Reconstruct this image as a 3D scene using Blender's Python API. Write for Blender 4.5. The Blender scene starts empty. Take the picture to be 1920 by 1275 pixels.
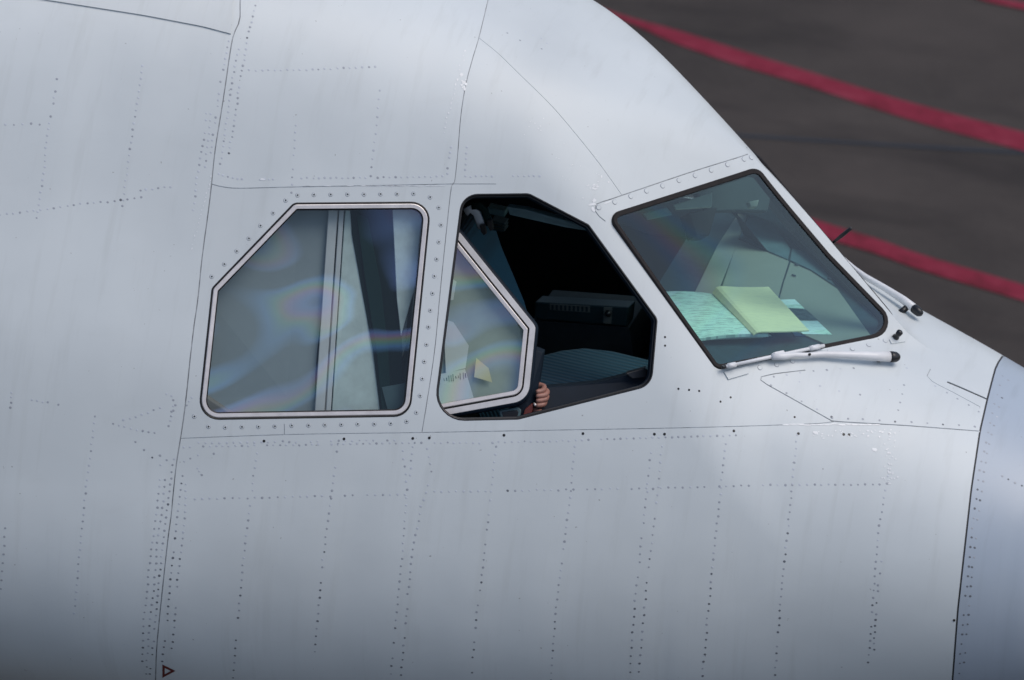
import bpy, bmesh, math, random
import numpy as np
from mathutils import Matrix, Vector
from mathutils.geometry import delaunay_2d_cdt
random.seed(7); rng = np.random.default_rng(7)
# ---- camera frame (photo pixel coordinates are 1920 x 1275) -------------------------------------------
YAW, PITCH, ROLL, DIST, FOCAL = math.radians(14.0), math.radians(25.0), math.radians(3.0), 18.0, 202.5
hx = np.array([-math.sin(YAW), math.cos(YAW), 0.0])
CF = hx*math.cos(PITCH) + np.array([0, 0, -math.sin(PITCH)])
CR = np.array([math.cos(YAW), math.sin(YAW), 0.0])
CU = np.cross(CR, CF)
CR, CU = CR*math.cos(ROLL)+CU*math.sin(ROLL), CU*math.cos(ROLL)-CR*math.sin(ROLL)
POST_TOP = np.array([0.0, 0.0, 0.90])
LOOK = POST_TOP + CR*(-0.812) + CU*(-0.572) + CF*(-0.50)
CAM = LOOK - CF*DIST
PXF = FOCAL/36.0*1920.0
def ray(px, py):
    d = CF + CR*((px-960.0)/PXF) + CU*((637.5-py)/PXF)
    return d/np.linalg.norm(d)
def project(P):
    v = np.asarray(P) - CAM
    t = v@CF
    return 960+PXF*(v@CR)/t, 637.5-PXF*(v@CU)/t
def on_plane(px, py, p0, n):
    d = ray(px, py)
    return CAM + d*(((p0-CAM)@n)/(d@n))
def unit(v):
    v = np.asarray(v, float); return v/np.linalg.norm(v)
def az(g, e):
    g, e = math.radians(g), math.radians(e)
    return np.array([math.cos(e)*math.cos(g), -math.cos(e)*math.sin(g), math.sin(e)])
# ---- the aircraft's outer form: signed field, negative inside -----------------------------------------
NW = unit([1.022, -1.022*math.tan(math.radians(38)), 1.0])                      # windscreen plane
NS = az(68, 28)                      # side-window plane
def smax(a, b, k):
    h = np.maximum(k-np.abs(a-b), 0)/k
    return np.maximum(a, b)+h*h*k*0.25
def smin(a, b, k):
    return -smax(-a, -b, k)
def cub(x, xs, ys):
    # monotone-ish smooth interpolation (Catmull-Rom)
    xs = np.asarray(xs, float); ys = np.asarray(ys, float)
    m = np.gradient(ys, xs)
    i = np.clip(np.searchsorted(xs, x)-1, 0, len(xs)-2)
    h = xs[i+1]-xs[i]; t = np.clip((x-xs[i])/h, -0.5, 1.5)
    return ((2*t**3-3*t**2+1)*ys[i]+(t**3-2*t**2+t)*h*m[i]+(-2*t**3+3*t**2)*ys[i+1]+(t**3-t**2)*h*m[i+1])
ZT_X = [-4, -3, -2, -1.4, -0.9, -0.5, -0.2, 0.0, 0.3, 0.7]
ZT_Y = [1.84, 1.78, 1.66, 1.53, 1.37, 1.19, 1.025, 0.89, 0.66, 0.42]
W_X = [-4, -3, -2, -1.4, -0.9, -0.3, 0.0, 0.4, 0.8, 1.3, 1.8, 2.1]
W_Y = [1.95, 1.88, 1.72, 1.58, 1.43, 1.22, 1.10, 0.945, 0.78, 0.55, 0.25, 0.05]
B_X = [-4, -1, 0, 0.6, 1.2, 1.8, 2.1]
B_Y = [1.36, 1.34, 1.28, 1.16, 0.98, 0.7, 0.5]
SIDE_P = None
Z0 = 0.14
def field(P):
    x, y, z = P[..., 0], np.abs(P[..., 1]), P[..., 2]
    zt = cub(x, ZT_X, ZT_Y); w = cub(x, W_X, W_Y)
    b = cub(x, B_X, B_Y)
    zz = np.where(z > Z0, (z-Z0)/(zt-Z0), (z-Z0)/b)
    rr = np.sqrt((y/w)**2+zz**2+1e-9)
    sz = np.clip((z-Z0)/0.5, 0, 1); sz = sz*sz*(3-2*sz)
    cab = (rr-1)*(w+(np.minimum(w, zt-Z0)-w)*sz)
    win = x*NW[0]-y*NW[1]+(z-POST_TOP[2])*NW[2]
    sid = (x-SIDE_P[0])*NS[0]+(-y-SIDE_P[1])*NS[1]+(z-SIDE_P[2])*NS[2]
    ks = np.clip((0.80-z)/0.7, 0, 1); kx = np.clip((-0.1-x)/0.9, 0, 1)
    kk = 0.10+0.10*kx+0.34*ks*ks*(3-2*ks)
    f = smax(cab, sid, kk)
    f = smax(f, win, 0.05)
    # nose forward of the windscreen
    u = x-0.2
    ztn = 0.459-0.325*u-0.045*np.maximum(u, 0)**3
    rn = 0.93*np.sqrt(np.clip(1-(x-0.15)**2/2.15**2, 1e-3, 1))-0.55*np.maximum(0.25-x, 0)**2-0.10*np.maximum(0.3-x, 0)
    rn = np.maximum(rn, 0.03)
    nos = np.sqrt((y*0.86)**2+(z-ztn+rn)**2+1e-9)-rn
    zl = np.minimum(z-Z0, 0)/b
    side = (np.sqrt((y/w)**2+zl**2+1e-9)-1)*w
    fx = np.clip((x-0.15)/0.9, 0, 1)
    side = smax(side, sid-0.25*fx*fx, kk)
    nos = smax(nos, side, 0.09+0.33*np.clip(x, 0, 1))
    nos = smax(nos, -((x-CUT_P[0])*CUT_N[0]+(-y-CUT_P[1])*CUT_N[1]+(z-CUT_P[2])*CUT_N[2]), 0.03)
    kz = np.clip((0.42-z)/0.5, 0, 1)
    return smin(f, nos, 0.04-0.032*kz*kz*(3-2*kz))
def init():
    global SIDE_P, CUT_P, CUT_N
    CUT_P = on_plane(1344, 704, POST_TOP, NW); q = on_plane(1690, 634, POST_TOP, NW)
    CUT_N = unit(np.cross(q-CUT_P, NW)); CUT_N = CUT_N if CUT_N[2] < 0 else -CUT_N
    CUT_N = unit(CUT_N+0.5*NW)
    SIDE_P = on_plane(1118, 392, POST_TOP, NW)
init()
def trace(px, py, f=None, t0=15.5, t1=21.5):
    """px,py arrays -> hit points (nan if miss)"""
    f = f or field
    px = np.atleast_1d(np.asarray(px, float)); py = np.atleast_1d(np.asarray(py, float))
    d = CF + CR*((px-960.0)/PXF)[:, None] + CU*((637.5-py)/PXF)[:, None]
    d /= np.linalg.norm(d, axis=1)[:, None]
    t = np.full(len(px), t0)
    for _ in range(110):
        v = f(CAM+d*t[:, None])
        t = np.where(v > 1e-5, t+v*0.75, t)
        if not ((v > 1e-5) & (t < t1)).any(): break
    P = CAM+d*t[:, None]
    miss = (np.abs(f(P)) > 2e-3) | (t > t1)
    P[miss] = np.nan
    return P
def normal(P, f=None, e=1e-3):
    f = f or field
    g = np.stack([f(P+np.array(o)*e)-f(P-np.array(o)*e) for o in ((1, 0, 0), (0, 1, 0), (0, 0, 1))], -1)
    return g/np.linalg.norm(g, axis=-1)[..., None]
# ======================= camera, sky, sun, exposure ====================================================
scene = bpy.context.scene
col = scene.collection
cam_d = bpy.data.cameras.new('camera'); cam = bpy.data.objects.new('camera', cam_d); col.objects.link(cam)
cam_d.sensor_width = 36.0; cam_d.lens = FOCAL; cam_d.clip_start = 0.5; cam_d.clip_end = 3000
M = Matrix(((CR[0], CU[0], -CF[0], CAM[0]), (CR[1], CU[1], -CF[1], CAM[1]), (CR[2], CU[2], -CF[2], CAM[2]), (0, 0, 0, 1)))
cam.matrix_world = M
cam_d.dof.use_dof = True; cam_d.dof.focus_distance = 17.9; cam_d.dof.aperture_fstop = 3.8
scene.camera = cam
SUN_AZ, SUN_EL = 2.0, 61.0         # high, from ahead of the nose
sun_dir = az(SUN_AZ, SUN_EL)
world = bpy.data.worlds.new('World'); scene.world = world; world.use_nodes = True
wn = world.node_tree; wn.nodes.clear()
sky = wn.nodes.new('ShaderNodeTexSky'); sky.sky_type = 'NISHITA'; sky.sun_disc = False
sky.sun_elevation = math.radians(SUN_EL); sky.sun_rotation = math.atan2(sun_dir[0], sun_dir[1])
sky.air_density = 1.0; sky.dust_density = 2.0; sky.ozone_density = 0.8; sky.altitude = 0
bg = wn.nodes.new('ShaderNodeBackground'); bg.inputs[1].default_value = 0.090
wo = wn.nodes.new('ShaderNodeOutputWorld')
wn.links.new(sky.outputs[0], bg.inputs[0]); wn.links.new(bg.outputs[0], wo.inputs[0])
sl = bpy.data.lights.new('sun', 'SUN'); sl.energy = 1.1; sl.angle = math.radians(40); sl.color = (1.0, 0.95, 0.885)
so = bpy.data.objects.new('sun', sl); col.objects.link(so)
so.matrix_world = Vector(sun_dir).to_track_quat('Z', 'Y').to_matrix().to_4x4()
so.location = (6, -3, 14)
scene.view_settings.view_transform = 'Standard'; scene.view_settings.look = 'None'
scene.view_settings.gamma = 1.0; scene.view_settings.exposure = 0.50
scene.render.engine = 'CYCLES'
scene.cycles.max_bounces = 10; scene.cycles.transparent_max_bounces = 16; scene.cycles.use_denoising = True
# ======================= helpers =======================================================================
def V(p): return (float(p[0]), float(p[1]), float(p[2]))
def new_obj(name, me, parent=None, label=None, cat=None, group=None, kind=None):
    o = bpy.data.objects.new(name, me); col.objects.link(o)
    if parent is not None: o.parent = parent
    if label: o['label'] = label
    if cat: o['category'] = cat
    if group: o['group'] = group
    if kind: o['kind'] = kind
    return o
def mesh(name, verts, faces, mats, parent=None, smooth=False, normals=None, midx=None, **kw):
    me = bpy.data.meshes.new(name)
    me.from_pydata([V(v) for v in verts], [], [tuple(int(i) for i in f) for f in faces])
    for m in (mats if isinstance(mats, (list, tuple)) else [mats]): me.materials.append(m)
    if midx is not None: me.polygons.foreach_set('material_index', np.asarray(midx, np.int32))
    if smooth or normals is not None: me.polygons.foreach_set('use_smooth', [True]*len(me.polygons))
    me.update()
    if normals is not None: me.normals_split_custom_set_from_vertices([V(n) for n in normals])
    return new_obj(name, me, parent, **kw)
def bm_obj(name, bm, mat, parent=None, smooth=False, **kw):
    me = bpy.data.meshes.new(name)
    bmesh.ops.recalc_face_normals(bm, faces=bm.faces[:])
    bm.to_mesh(me); bm.free()
    for m in (mat if isinstance(mat, (list, tuple)) else [mat]): me.materials.append(m)
    if smooth: me.polygons.foreach_set('use_smooth', [True]*len(me.polygons))
    return new_obj(name, me, parent, **kw)
def add_prism(bm, pts, ext, bevel=0.0, seg=2):
    """polygon of 3D points extruded by a vector"""
    ext = np.asarray(ext)
    n0 = len(bm.verts)
    a = [bm.verts.new(V(p)) for p in pts]; b = [bm.verts.new(V(np.asarray(p)+ext)) for p in pts]
    fs = [bm.faces.new(a), bm.faces.new(b[::-1])]
    n = len(pts)
    for i in range(n):
        j = (i+1) % n
        fs.append(bm.faces.new((a[j], a[i], b[i], b[j])))
    bmesh.ops.recalc_face_normals(bm, faces=fs)
    if bevel > 0:
        es = list({e for f in fs for e in f.edges})
        bmesh.ops.bevel(bm, geom=es, offset=bevel, segments=seg, affect='EDGES', profile=0.5, clamp_overlap=True)
def prism(name, pts, ext, mat, parent=None, bevel=0.0, seg=2, smooth=False, **kw):
    bm = bmesh.new(); add_prism(bm, pts, ext, bevel, seg)
    return bm_obj(name, bm, mat, parent, smooth, **kw)
def add_tube(bm, pts, rad, seg=10, flat=None):
    """swept tube with a radius (or (ra, rb)) per point; flat = a vector that gives the second axis"""
    pts = [np.asarray(p, float) for p in pts]
    rings = []
    for i, p in enumerate(pts):
        t = unit(pts[min(i+1, len(pts)-1)]-pts[max(i-1, 0)])
        ref = np.asarray(flat, float) if flat is not None else np.array([0.13, 0.31, 0.94])
        b = unit(np.cross(t, ref)); c = np.cross(b, t)
        r = rad[i] if isinstance(rad, (list, tuple)) else rad
        ra, rb = r if isinstance(r, (list, tuple)) else (r, r)
        rings.append([bm.verts.new(V(p+b*ra*math.cos(2*math.pi*k/seg)+c*rb*math.sin(2*math.pi*k/seg))) for k in range(seg)])
    for A, B in zip(rings[:-1], rings[1:]):
        for k in range(seg): bm.faces.new((A[k], A[(k+1) % seg], B[(k+1) % seg], B[k]))
    bm.faces.new(rings[0][::-1]); bm.faces.new(rings[-1])
def tube(name, pts, rad, mat, parent=None, seg=10, flat=None, **kw):
    bm = bmesh.new(); add_tube(bm, pts, rad, seg, flat)
    return bm_obj(name, bm, mat, parent, True, **kw)
def hp(px, py, h=0.0):
    """a point on the outer form (h metres proud of it) seen at that photo pixel"""
    return trace([px], [py], (lambda P: field(P)-h))[0]
def hps(pts, h=0.0):
    pts = np.asarray(pts, float)
    P = trace(pts[:, 0], pts[:, 1], (lambda Q: field(Q)-h))
    return P[~np.isnan(P[:, 0])]
def resample(pts, step):
    pts = np.asarray(pts, float); d = np.r_[0, np.cumsum(np.linalg.norm(np.diff(pts, axis=0), axis=1))]
    n = max(2, int(round(d[-1]/step))+1); s = np.linspace(0, d[-1], n)
    return np.stack([np.interp(s, d, pts[:, k]) for k in range(pts.shape[1])], -1)
def smooth_line(pts, step):
    """Catmull-Rom through the points"""
    p = np.asarray(pts, float); q = np.vstack([2*p[0]-p[1], p, 2*p[-1]-p[-2]]); out = []
    for i in range(1, len(q)-2):
        for t in np.linspace(0, 1, 8, endpoint=False):
            a, b, c, d = q[i-1], q[i], q[i+1], q[i+2]
            out.append(0.5*(2*b+(c-a)*t+(2*a-5*b+4*c-d)*t*t+(3*b-a-3*c+d)*t**3))
    out.append(p[-1])
    return resample(out, step)
def rounded(poly, radii, seg=7):
    """round the corners of a 2D polygon"""
    P = [np.asarray(p, float) for p in poly]; n = len(P); out = []
    for i in range(n):
        a, b, c = P[i-1], P[i], P[(i+1) % n]
        u = unit(a-b); v = unit(c-b); r = radii[i]
        ang = math.acos(np.clip(u@v, -1, 1)); d = min(r/math.tan(ang/2), 0.45*np.linalg.norm(a-b), 0.45*np.linalg.norm(c-b))
        r2 = d*math.tan(ang/2); ctr = b+unit(u+v)*(r2/math.sin(ang/2))
        s, e = b+u*d-ctr, b+v*d-ctr
        a0 = math.atan2(s[1], s[0]); da = (math.atan2(e[1], e[0])-a0+math.pi) % (2*math.pi)-math.pi
        for k in range(seg+1):
            t = a0+da*k/seg; out.append(ctr+r2*np.array([math.cos(t), math.sin(t)]))
    return np.array(out)
def densify(loop, step):
    out = []
    n = len(loop)
    for i in range(n):
        a, b = loop[i], loop[(i+1) % n]; L = np.linalg.norm(b-a); k = max(1, int(math.ceil(L/step)))
        for j in range(k): out.append(a+(b-a)*j/k)
    return np.array(out)
# ======================= materials =====================================================================
def nodemat(name):
    m = bpy.data.materials.new(name); m.use_nodes = True
    nt = m.node_tree; b = nt.nodes['Principled BSDF']
    return m, nt, b
def N(nt, t, **kw):
    n = nt.nodes.new(t)
    for k, v in kw.items(): setattr(n, k, v)
    return n
def coords(nt, scale=(1, 1, 1)):
    g = N(nt, 'ShaderNodeNewGeometry'); mp = N(nt, 'ShaderNodeMapping'); mp.inputs['Scale'].default_value = scale
    nt.links.new(g.outputs['Position'], mp.inputs[0]); return mp.outputs[0]
def noise(nt, vec, scale, detail=3, rough=0.5, dist=0.0):
    n = N(nt, 'ShaderNodeTexNoise'); n.inputs['Scale'].default_value = scale; n.inputs['Detail'].default_value = detail
    n.inputs['Roughness'].default_value = rough; n.inputs['Distortion'].default_value = dist
    nt.links.new(vec, n.inputs['Vector']); return n.outputs['Fac']
def ramp(nt, fac, stops):
    r = N(nt, 'ShaderNodeValToRGB'); e = r.color_ramp.elements
    while len(e) > 1: e.remove(e[-1])
    e[0].position = stops[0][0]; e[0].color = (*stops[0][1], 1)
    for p, c in stops[1:]:
        q = e.new(p); q.color = (*c, 1)
    nt.links.new(fac, r.inputs[0]); return r.outputs[0]
def mixrgb(nt, fac, a, b, mode='MIX'):
    m = N(nt, 'ShaderNodeMix', data_type='RGBA', blend_type=mode)
    for s, v in ((0, fac), (6, a), (7, b)):
        if isinstance(v, (int, float)): m.inputs[s].default_value = v
        elif isinstance(v, tuple): m.inputs[s].default_value = (*v, 1)
        else: nt.links.new(v, m.inputs[s])
    return m.outputs[2]
def maprange(nt, v, a, b, c, d):
    m = N(nt, 'ShaderNodeMapRange'); nt.links.new(v, m.inputs[0])
    for i, q in zip((1, 2, 3, 4), (a, b, c, d)): m.inputs[i].default_value = q
    return m.outputs[0]
def simple(name, c, rough=0.5, metal=0.0, vary=0.12, scale=18, bump=0.0, spec=0.5):
    m, nt, b = nodemat(name)
    vec = coords(nt)
    f = noise(nt, vec, scale, 4, 0.6)
    lo = tuple(x*(1-vary) for x in c); hi = tuple(min(1, x*(1+vary)) for x in c)
    nt.links.new(ramp(nt, f, [(0.3, lo), (0.7, hi)]), b.inputs['Base Color'])
    b.inputs['Roughness'].default_value = rough; b.inputs['Metallic'].default_value = metal
    b.inputs['Specular IOR Level'].default_value = spec
    if bump:
        bp = N(nt, 'ShaderNodeBump'); bp.inputs['Strength'].default_value = bump; bp.inputs['Distance'].default_value = 0.002
        nt.links.new(noise(nt, vec, scale*12, 2), bp.inputs['Height']); nt.links.new(bp.outputs[0], b.inputs['Normal'])
    return m
def paint(name, c, rough=0.42, warm=0.0):
    """worn aircraft enamel: faint blotches, rain streaks down the side, pin-head specks, slightly wavy sheet"""
    m, nt, b = nodemat(name)
    v = coords(nt)
    big = noise(nt, v, 1.7, 4, 0.55); fine = noise(nt, v, 60, 3, 0.6)
    streak = noise(nt, coords(nt, (26, 4, 1.6)), 1.0, 4, 0.6)
    c1 = tuple(x*0.94 for x in c); c2 = tuple(min(1, x*1.04) for x in c)
    base = ramp(nt, big, [(0.32, c1), (0.68, c2)])
    dirt = maprange(nt, streak, 0.54, 0.80, 0.0, 0.30)
    base = mixrgb(nt, dirt, base, (c[0]*0.72, c[1]*0.71, c[2]*0.68))
    sp = noise(nt, v, 75, 1, 0.4)
    base = mixrgb(nt, maprange(nt, sp, 0.79, 0.83, 0.0, 0.55), base, (0.20, 0.19, 0.18))
    oi = N(nt, 'ShaderNodeObjectInfo'); tone = maprange(nt, oi.outputs['Random'], 0, 1, 0.965, 1.03)
    tv = N(nt, 'ShaderNodeCombineColor')
    for k in range(3): nt.links.new(tone, tv.inputs[k])
    base = mixrgb(nt, 1.0, base, tv.outputs[0], 'MULTIPLY')
    smear = noise(nt, coords(nt, (5, 5, 14)), 1.0, 5, 0.65)
    base = mixrgb(nt, maprange(nt, smear, 0.58, 0.82, 0.0, 0.13), base, (c[0]*0.80, c[1]*0.78, c[2]*0.74))
    nt.links.new(base, b.inputs['Base Color'])
    nt.links.new(maprange(nt, big, 0.3, 0.7, rough-0.05, rough+0.08), b.inputs['Roughness'])
    bp = N(nt, 'ShaderNodeBump'); bp.inputs['Strength'].default_value = 0.35; bp.inputs['Distance'].default_value = 0.010
    wob = noise(nt, v, 3.2, 2, 0.4); nt.links.new(wob, bp.inputs['Height'])
    sx = N(nt, 'ShaderNodeSeparateXYZ'); nt.links.new(v, sx.inputs[0])
    ws_ = N(nt, 'ShaderNodeMath', operation='MULTIPLY'); nt.links.new(sx.outputs[0], ws_.inputs[0]); ws_.inputs[1].default_value = 2*math.pi/0.232
    sn = N(nt, 'ShaderNodeMath', operation='SINE'); nt.links.new(ws_.outputs[0], sn.inputs[0])
    sm = N(nt, 'ShaderNodeMath', operation='MULTIPLY'); nt.links.new(sn.outputs[0], sm.inputs[0]); nt.links.new(maprange(nt, noise(nt, v, 1.1, 1), 0.35, 0.65, 0.0, 0.0011), sm.inputs[1])
    bq = N(nt, 'ShaderNodeBump'); bq.inputs['Strength'].default_value = 1.0; bq.inputs['Distance'].default_value = 1.0
    nt.links.new(sm.outputs[0], bq.inputs['Height']); nt.links.new(bp.outputs[0], bq.inputs['Normal']); bp = bq
    bp2 = N(nt, 'ShaderNodeBump'); bp2.inputs['Strength'].default_value = 0.05; bp2.inputs['Distance'].default_value = 0.001
    nt.links.new(fine, bp2.inputs['Height']); nt.links.new(bp.outputs[0], bp2.inputs['Normal'])
    nt.links.new(bp2.outputs[0], b.inputs['Normal'])
    return m
def glass(name, tint, refl, iris=0.0, freq=3.0, scale=2.0, seed=0.0, refl_col=(0.85, 0.95, 1.0), rough=0.01, band=0.5, grey=(0.62, 0.66, 0.68)):
    """laminated pane: tinted see-through plus a mirror coat; iris = strength of the stress colours in that coat"""
    m, nt, b = nodemat(name); nt.nodes.remove(b)
    out = [n for n in nt.nodes if n.type == 'OUTPUT_MATERIAL'][0]
    tr = N(nt, 'ShaderNodeBsdfTransparent'); tr.inputs[0].default_value = (*tint, 1)
    gl = N(nt, 'ShaderNodeBsdfGlossy'); gl.inputs['Roughness'].default_value = rough
    fr = N(nt, 'ShaderNodeFresnel'); fr.inputs[0].default_value = 1.52
    mx = N(nt, 'ShaderNodeMixShader')
    ad = N(nt, 'ShaderNodeMath', operation='ADD'); nt.links.new(fr.outputs[0], ad.inputs[0]); ad.inputs[1].default_value = refl
    ad.use_clamp = True
    c = None
    if iris > 0:
        v = coords(nt); mp = N(nt, 'ShaderNodeMapping'); mp.inputs['Location'].default_value = (seed, seed*0.7, seed*1.3)
        mp.inputs['Scale'].default_value = (1.0, 0.6, 1.5); nt.links.new(v, mp.inputs[0])
        ph = noise(nt, mp.outputs[0], scale, 1.5, 0.35, 0.6)
        mu = N(nt, 'ShaderNodeMath', operation='MULTIPLY'); nt.links.new(ph, mu.inputs[0]); mu.inputs[1].default_value = freq
        frc = N(nt, 'ShaderNodeMath', operation='FRACT'); nt.links.new(mu.outputs[0], frc.inputs[0])
        g = grey; w = band
        bandc = ramp(nt, frc.outputs[0], [(0, g), (1-w, g), (1-w*0.82, (0.50, 0.62, 0.95)), (1-w*0.64, (0.95, 0.62, 0.85)), (1-w*0.50, (1.0, 0.80, 0.50)), (1-w*0.36, (0.60, 0.95, 0.60)), (1-w*0.18, (0.40, 0.70, 1.0)), (1, g)])
        where = maprange(nt, noise(nt, mp.outputs[0], scale*0.9, 1, 0.4, 0.3), 0.36, 0.60, 0.25*iris, iris)
        mixed = mixrgb(nt, where, g, bandc)
        cc = type('o', (), {'outputs': [mixed]})
        c = mixrgb(nt, 1.0, cc.outputs[0], refl_col, 'MULTIPLY')
        nt.links.new(c, gl.inputs[0])
    else: gl.inputs[0].default_value = (*refl_col, 1)
    nt.links.new(ad.outputs[0], mx.inputs[0]); nt.links.new(tr.outputs[0], mx.inputs[1]); nt.links.new(gl.outputs[0], mx.inputs[2])
    nt.links.new(mx.outputs[0], out.inputs[0])
    return m
def fabric(name, c, dirn=(0, 0, 1), per=0.011):
    m, nt, b = nodemat(name)
    v = coords(nt)
    w = N(nt, 'ShaderNodeTexWave', wave_type='BANDS', bands_direction='DIAGONAL'); w.inputs['Scale'].default_value = 1.0
    mp = N(nt, 'ShaderNodeVectorMath', operation='DOT_PRODUCT'); nt.links.new(v, mp.inputs[0]); mp.inputs[1].default_value = dirn
    mu = N(nt, 'ShaderNodeMath', operation='MULTIPLY'); nt.links.new(mp.outputs['Value'], mu.inputs[0]); mu.inputs[1].default_value = 2*math.pi/per
    si = N(nt, 'ShaderNodeMath', operation='SINE'); nt.links.new(mu.outputs[0], si.inputs[0]); nt.nodes.remove(w)
    f = maprange(nt, si.outputs[0], -1, 1, 0, 1)
    weave = noise(nt, v, 160, 2)
    base = mixrgb(nt, f, tuple(x*0.55 for x in c), c)
    base = mixrgb(nt, maprange(nt, weave, 0.35, 0.65, 0, 0.4), base, tuple(x*0.7 for x in c))
    nt.links.new(base, b.inputs['Base Color']); b.inputs['Roughness'].default_value = 0.9; b.inputs['Sheen Weight'].default_value = 0.2
    bp = N(nt, 'ShaderNodeBump'); bp.inputs['Strength'].default_value = 0.6; bp.inputs['Distance'].default_value = 0.002
    nt.links.new(f, bp.inputs['Height']); nt.links.new(bp.outputs[0], b.inputs['Normal'])
    return m
HULL = (0.618, 0.654, 0.664)
MT = dict(
    hull=paint('white_enamel', HULL), radome=paint('radome_enamel', (0.39, 0.445, 0.515), 0.36),
    seal=simple('grey_sealant', (0.33, 0.345, 0.36), 0.7, 0, 0.5, 30), seal_dark=simple('black_sealant', (0.045, 0.045, 0.048), 0.7),
    seal_pale=simple('pale_sealant', (0.46, 0.48, 0.50), 0.6, 0, 0.35, 30), rubber=simple('black_rubber', (0.012, 0.011, 0.012), 0.45),
    brown=simple('brown_black_rubber', (0.014, 0.011, 0.011), 0.6, 0, 0.3, 40, 0, 0.25),
    metal=simple('painted_frame', (0.62, 0.60, 0.60), 0.35), alu=simple('pale_frame_metal', (0.70, 0.65, 0.63), 0.35, 0.25),
    rivet_a=simple('rivet_faint', (0.53, 0.56, 0.61), 0.45), rivet_b=simple('rivet_dull', (0.36, 0.38, 0.42), 0.5),
    rivet_c=simple('rivet_grimy', (0.15, 0.16, 0.18), 0.6), rivet_w=simple('rivet_bare_filler', (0.82, 0.83, 0.84), 0.25),
    black=simple('black_plastic', (0.012, 0.012, 0.014), 0.35), bolt=simple('dark_fastener', (0.03, 0.028, 0.028), 0.4, 0.5),
    white=simple('white_wiper_paint', (0.72, 0.72, 0.73), 0.35, 0, 0.06), bright_white=simple('bright_white_paint', (0.78, 0.79, 0.80), 0.3, 0, 0.04),  # the second white serves chips, painted-in highlights and the rear rails
    cabinet=simple('grey_cabinet', (0.36, 0.42, 0.45), 0.6, 0, 0.05, 6),
    pale_glare=simple('pale_glare_panel', (0.74, 0.86, 0.84), 0.5), glare_back=simple('grey_green_glare', (0.42, 0.47, 0.42), 0.7, 0, 0.15, 5), shell2=simple('dark_green', (0.006, 0.030, 0.026), 0.8, 0, 0.12, 18, 0, 0.1),  # the pale and grey-green colours stand in for reflections in the panes
    ped=simple('pedestal_dark_teal', (0.010, 0.026, 0.031), 0.5), slate=simple('slate_blue_panel', (0.10, 0.15, 0.18), 0.5),
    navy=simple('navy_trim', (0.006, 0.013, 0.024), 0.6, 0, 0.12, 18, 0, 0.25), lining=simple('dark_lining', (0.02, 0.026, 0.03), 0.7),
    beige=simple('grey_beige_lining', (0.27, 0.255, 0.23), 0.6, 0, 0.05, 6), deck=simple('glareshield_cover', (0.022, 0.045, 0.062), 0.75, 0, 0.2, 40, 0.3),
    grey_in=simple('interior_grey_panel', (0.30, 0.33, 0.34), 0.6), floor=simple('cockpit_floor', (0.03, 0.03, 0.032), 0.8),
    teal_in=simple('teal_grey_panel', (0.075, 0.135, 0.15), 0.5), seat=fabric('ribbed_blue_seat_cover', (0.012, 0.11, 0.19), (0.9, 0.0, 0.43), 0.013),
    cush=fabric('ribbed_blue_cushion_cover', (0.006, 0.055, 0.100), (0.15, 1.0, 0.0), 0.022), shell=simple('green_black', (0.004, 0.014, 0.013), 0.8, 0, 0.12, 18, 0, 0.1),
    belt=simple('pale_belt_webbing', (0.42, 0.44, 0.46), 0.8), skin=simple('skin', (0.33, 0.16, 0.125), 0.5, 0, 0.15, 60, 0.2),
    shirt=simple('white_shirt', (0.70, 0.72, 0.74), 0.8), yellow=simple('yellow_paper', (0.84, 0.76, 0.46), 0.8, 0, 0.04), paper=simple('white_paper', (0.80, 0.82, 0.80), 0.8, 0, 0.03),
    ink=simple('ink', (0.06, 0.07, 0.10), 0.8), folder=simple('blue_folder', (0.02, 0.05, 0.11), 0.45), redmark=simple('red_brown_marking', (0.13, 0.022, 0.018), 0.5),
    sleeve_print=simple('photo_print', (0.05, 0.06, 0.065), 0.3, 0, 0.8, 60), label=simple('placard_grey', (0.13, 0.13, 0.12), 0.6),
    pane_side=glass('side_pane', (0.95, 1.0, 0.99), 0.29, 1.0, 5.5, 1.6, 3.1, (1.0, 0.96, 0.90), 0.01, 0.60, (0.15, 0.165, 0.17)),
    pane_slide=glass('sliding_pane', (0.90, 0.97, 0.95), 0.26, 0.9, 4.0, 1.8, 8.3, (1.0, 0.98, 0.85), 0.01, 0.75, (0.30, 0.32, 0.30)),
    pane_wind=glass('windscreen_pane', (0.72, 0.98, 0.93), -0.014, 0.5, 4.0, 1.2, 5.2, (0.8, 0.95, 1.0), 0.01, 0.5),
)
# ======================= the apron =====================================================================
GZ = -3.55
def ground(px, py, z=GZ): return on_plane(px, py, np.array([0, 0, z]), np.array([0, 0, 1.0]))
def asphalt():
    m, nt, b = nodemat('apron_concrete'); v = coords(nt)
    a = noise(nt, v, 0.9, 6, 0.65); f = noise(nt, v, 24, 5, 0.8); st = noise(nt, coords(nt, (0.5, 1.6, 1)), 1.2, 4, 0.6)
    base = ramp(nt, a, [(0.34, (0.029, 0.023, 0.020)), (0.66, (0.058, 0.047, 0.041))])
    base = mixrgb(nt, maprange(nt, f, 0.3, 0.7, 0.0, 0.5), base, (0.062, 0.052, 0.046))
    base = mixrgb(nt, maprange(nt, st, 0.50, 0.68, 0.0, 0.6), base, (0.021, 0.0165, 0.015))
    nt.links.new(base, b.inputs['Base Color']); b.inputs['Roughness'].default_value = 0.85; b.inputs['Specular IOR Level'].default_value = 0.3
    bp = N(nt, 'ShaderNodeBump'); bp.inputs['Strength'].default_value = 0.3; bp.inputs['Distance'].default_value = 0.01
    nt.links.new(f, bp.inputs['Height']); nt.links.new(bp.outputs[0], b.inputs['Normal'])
    return m
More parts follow.
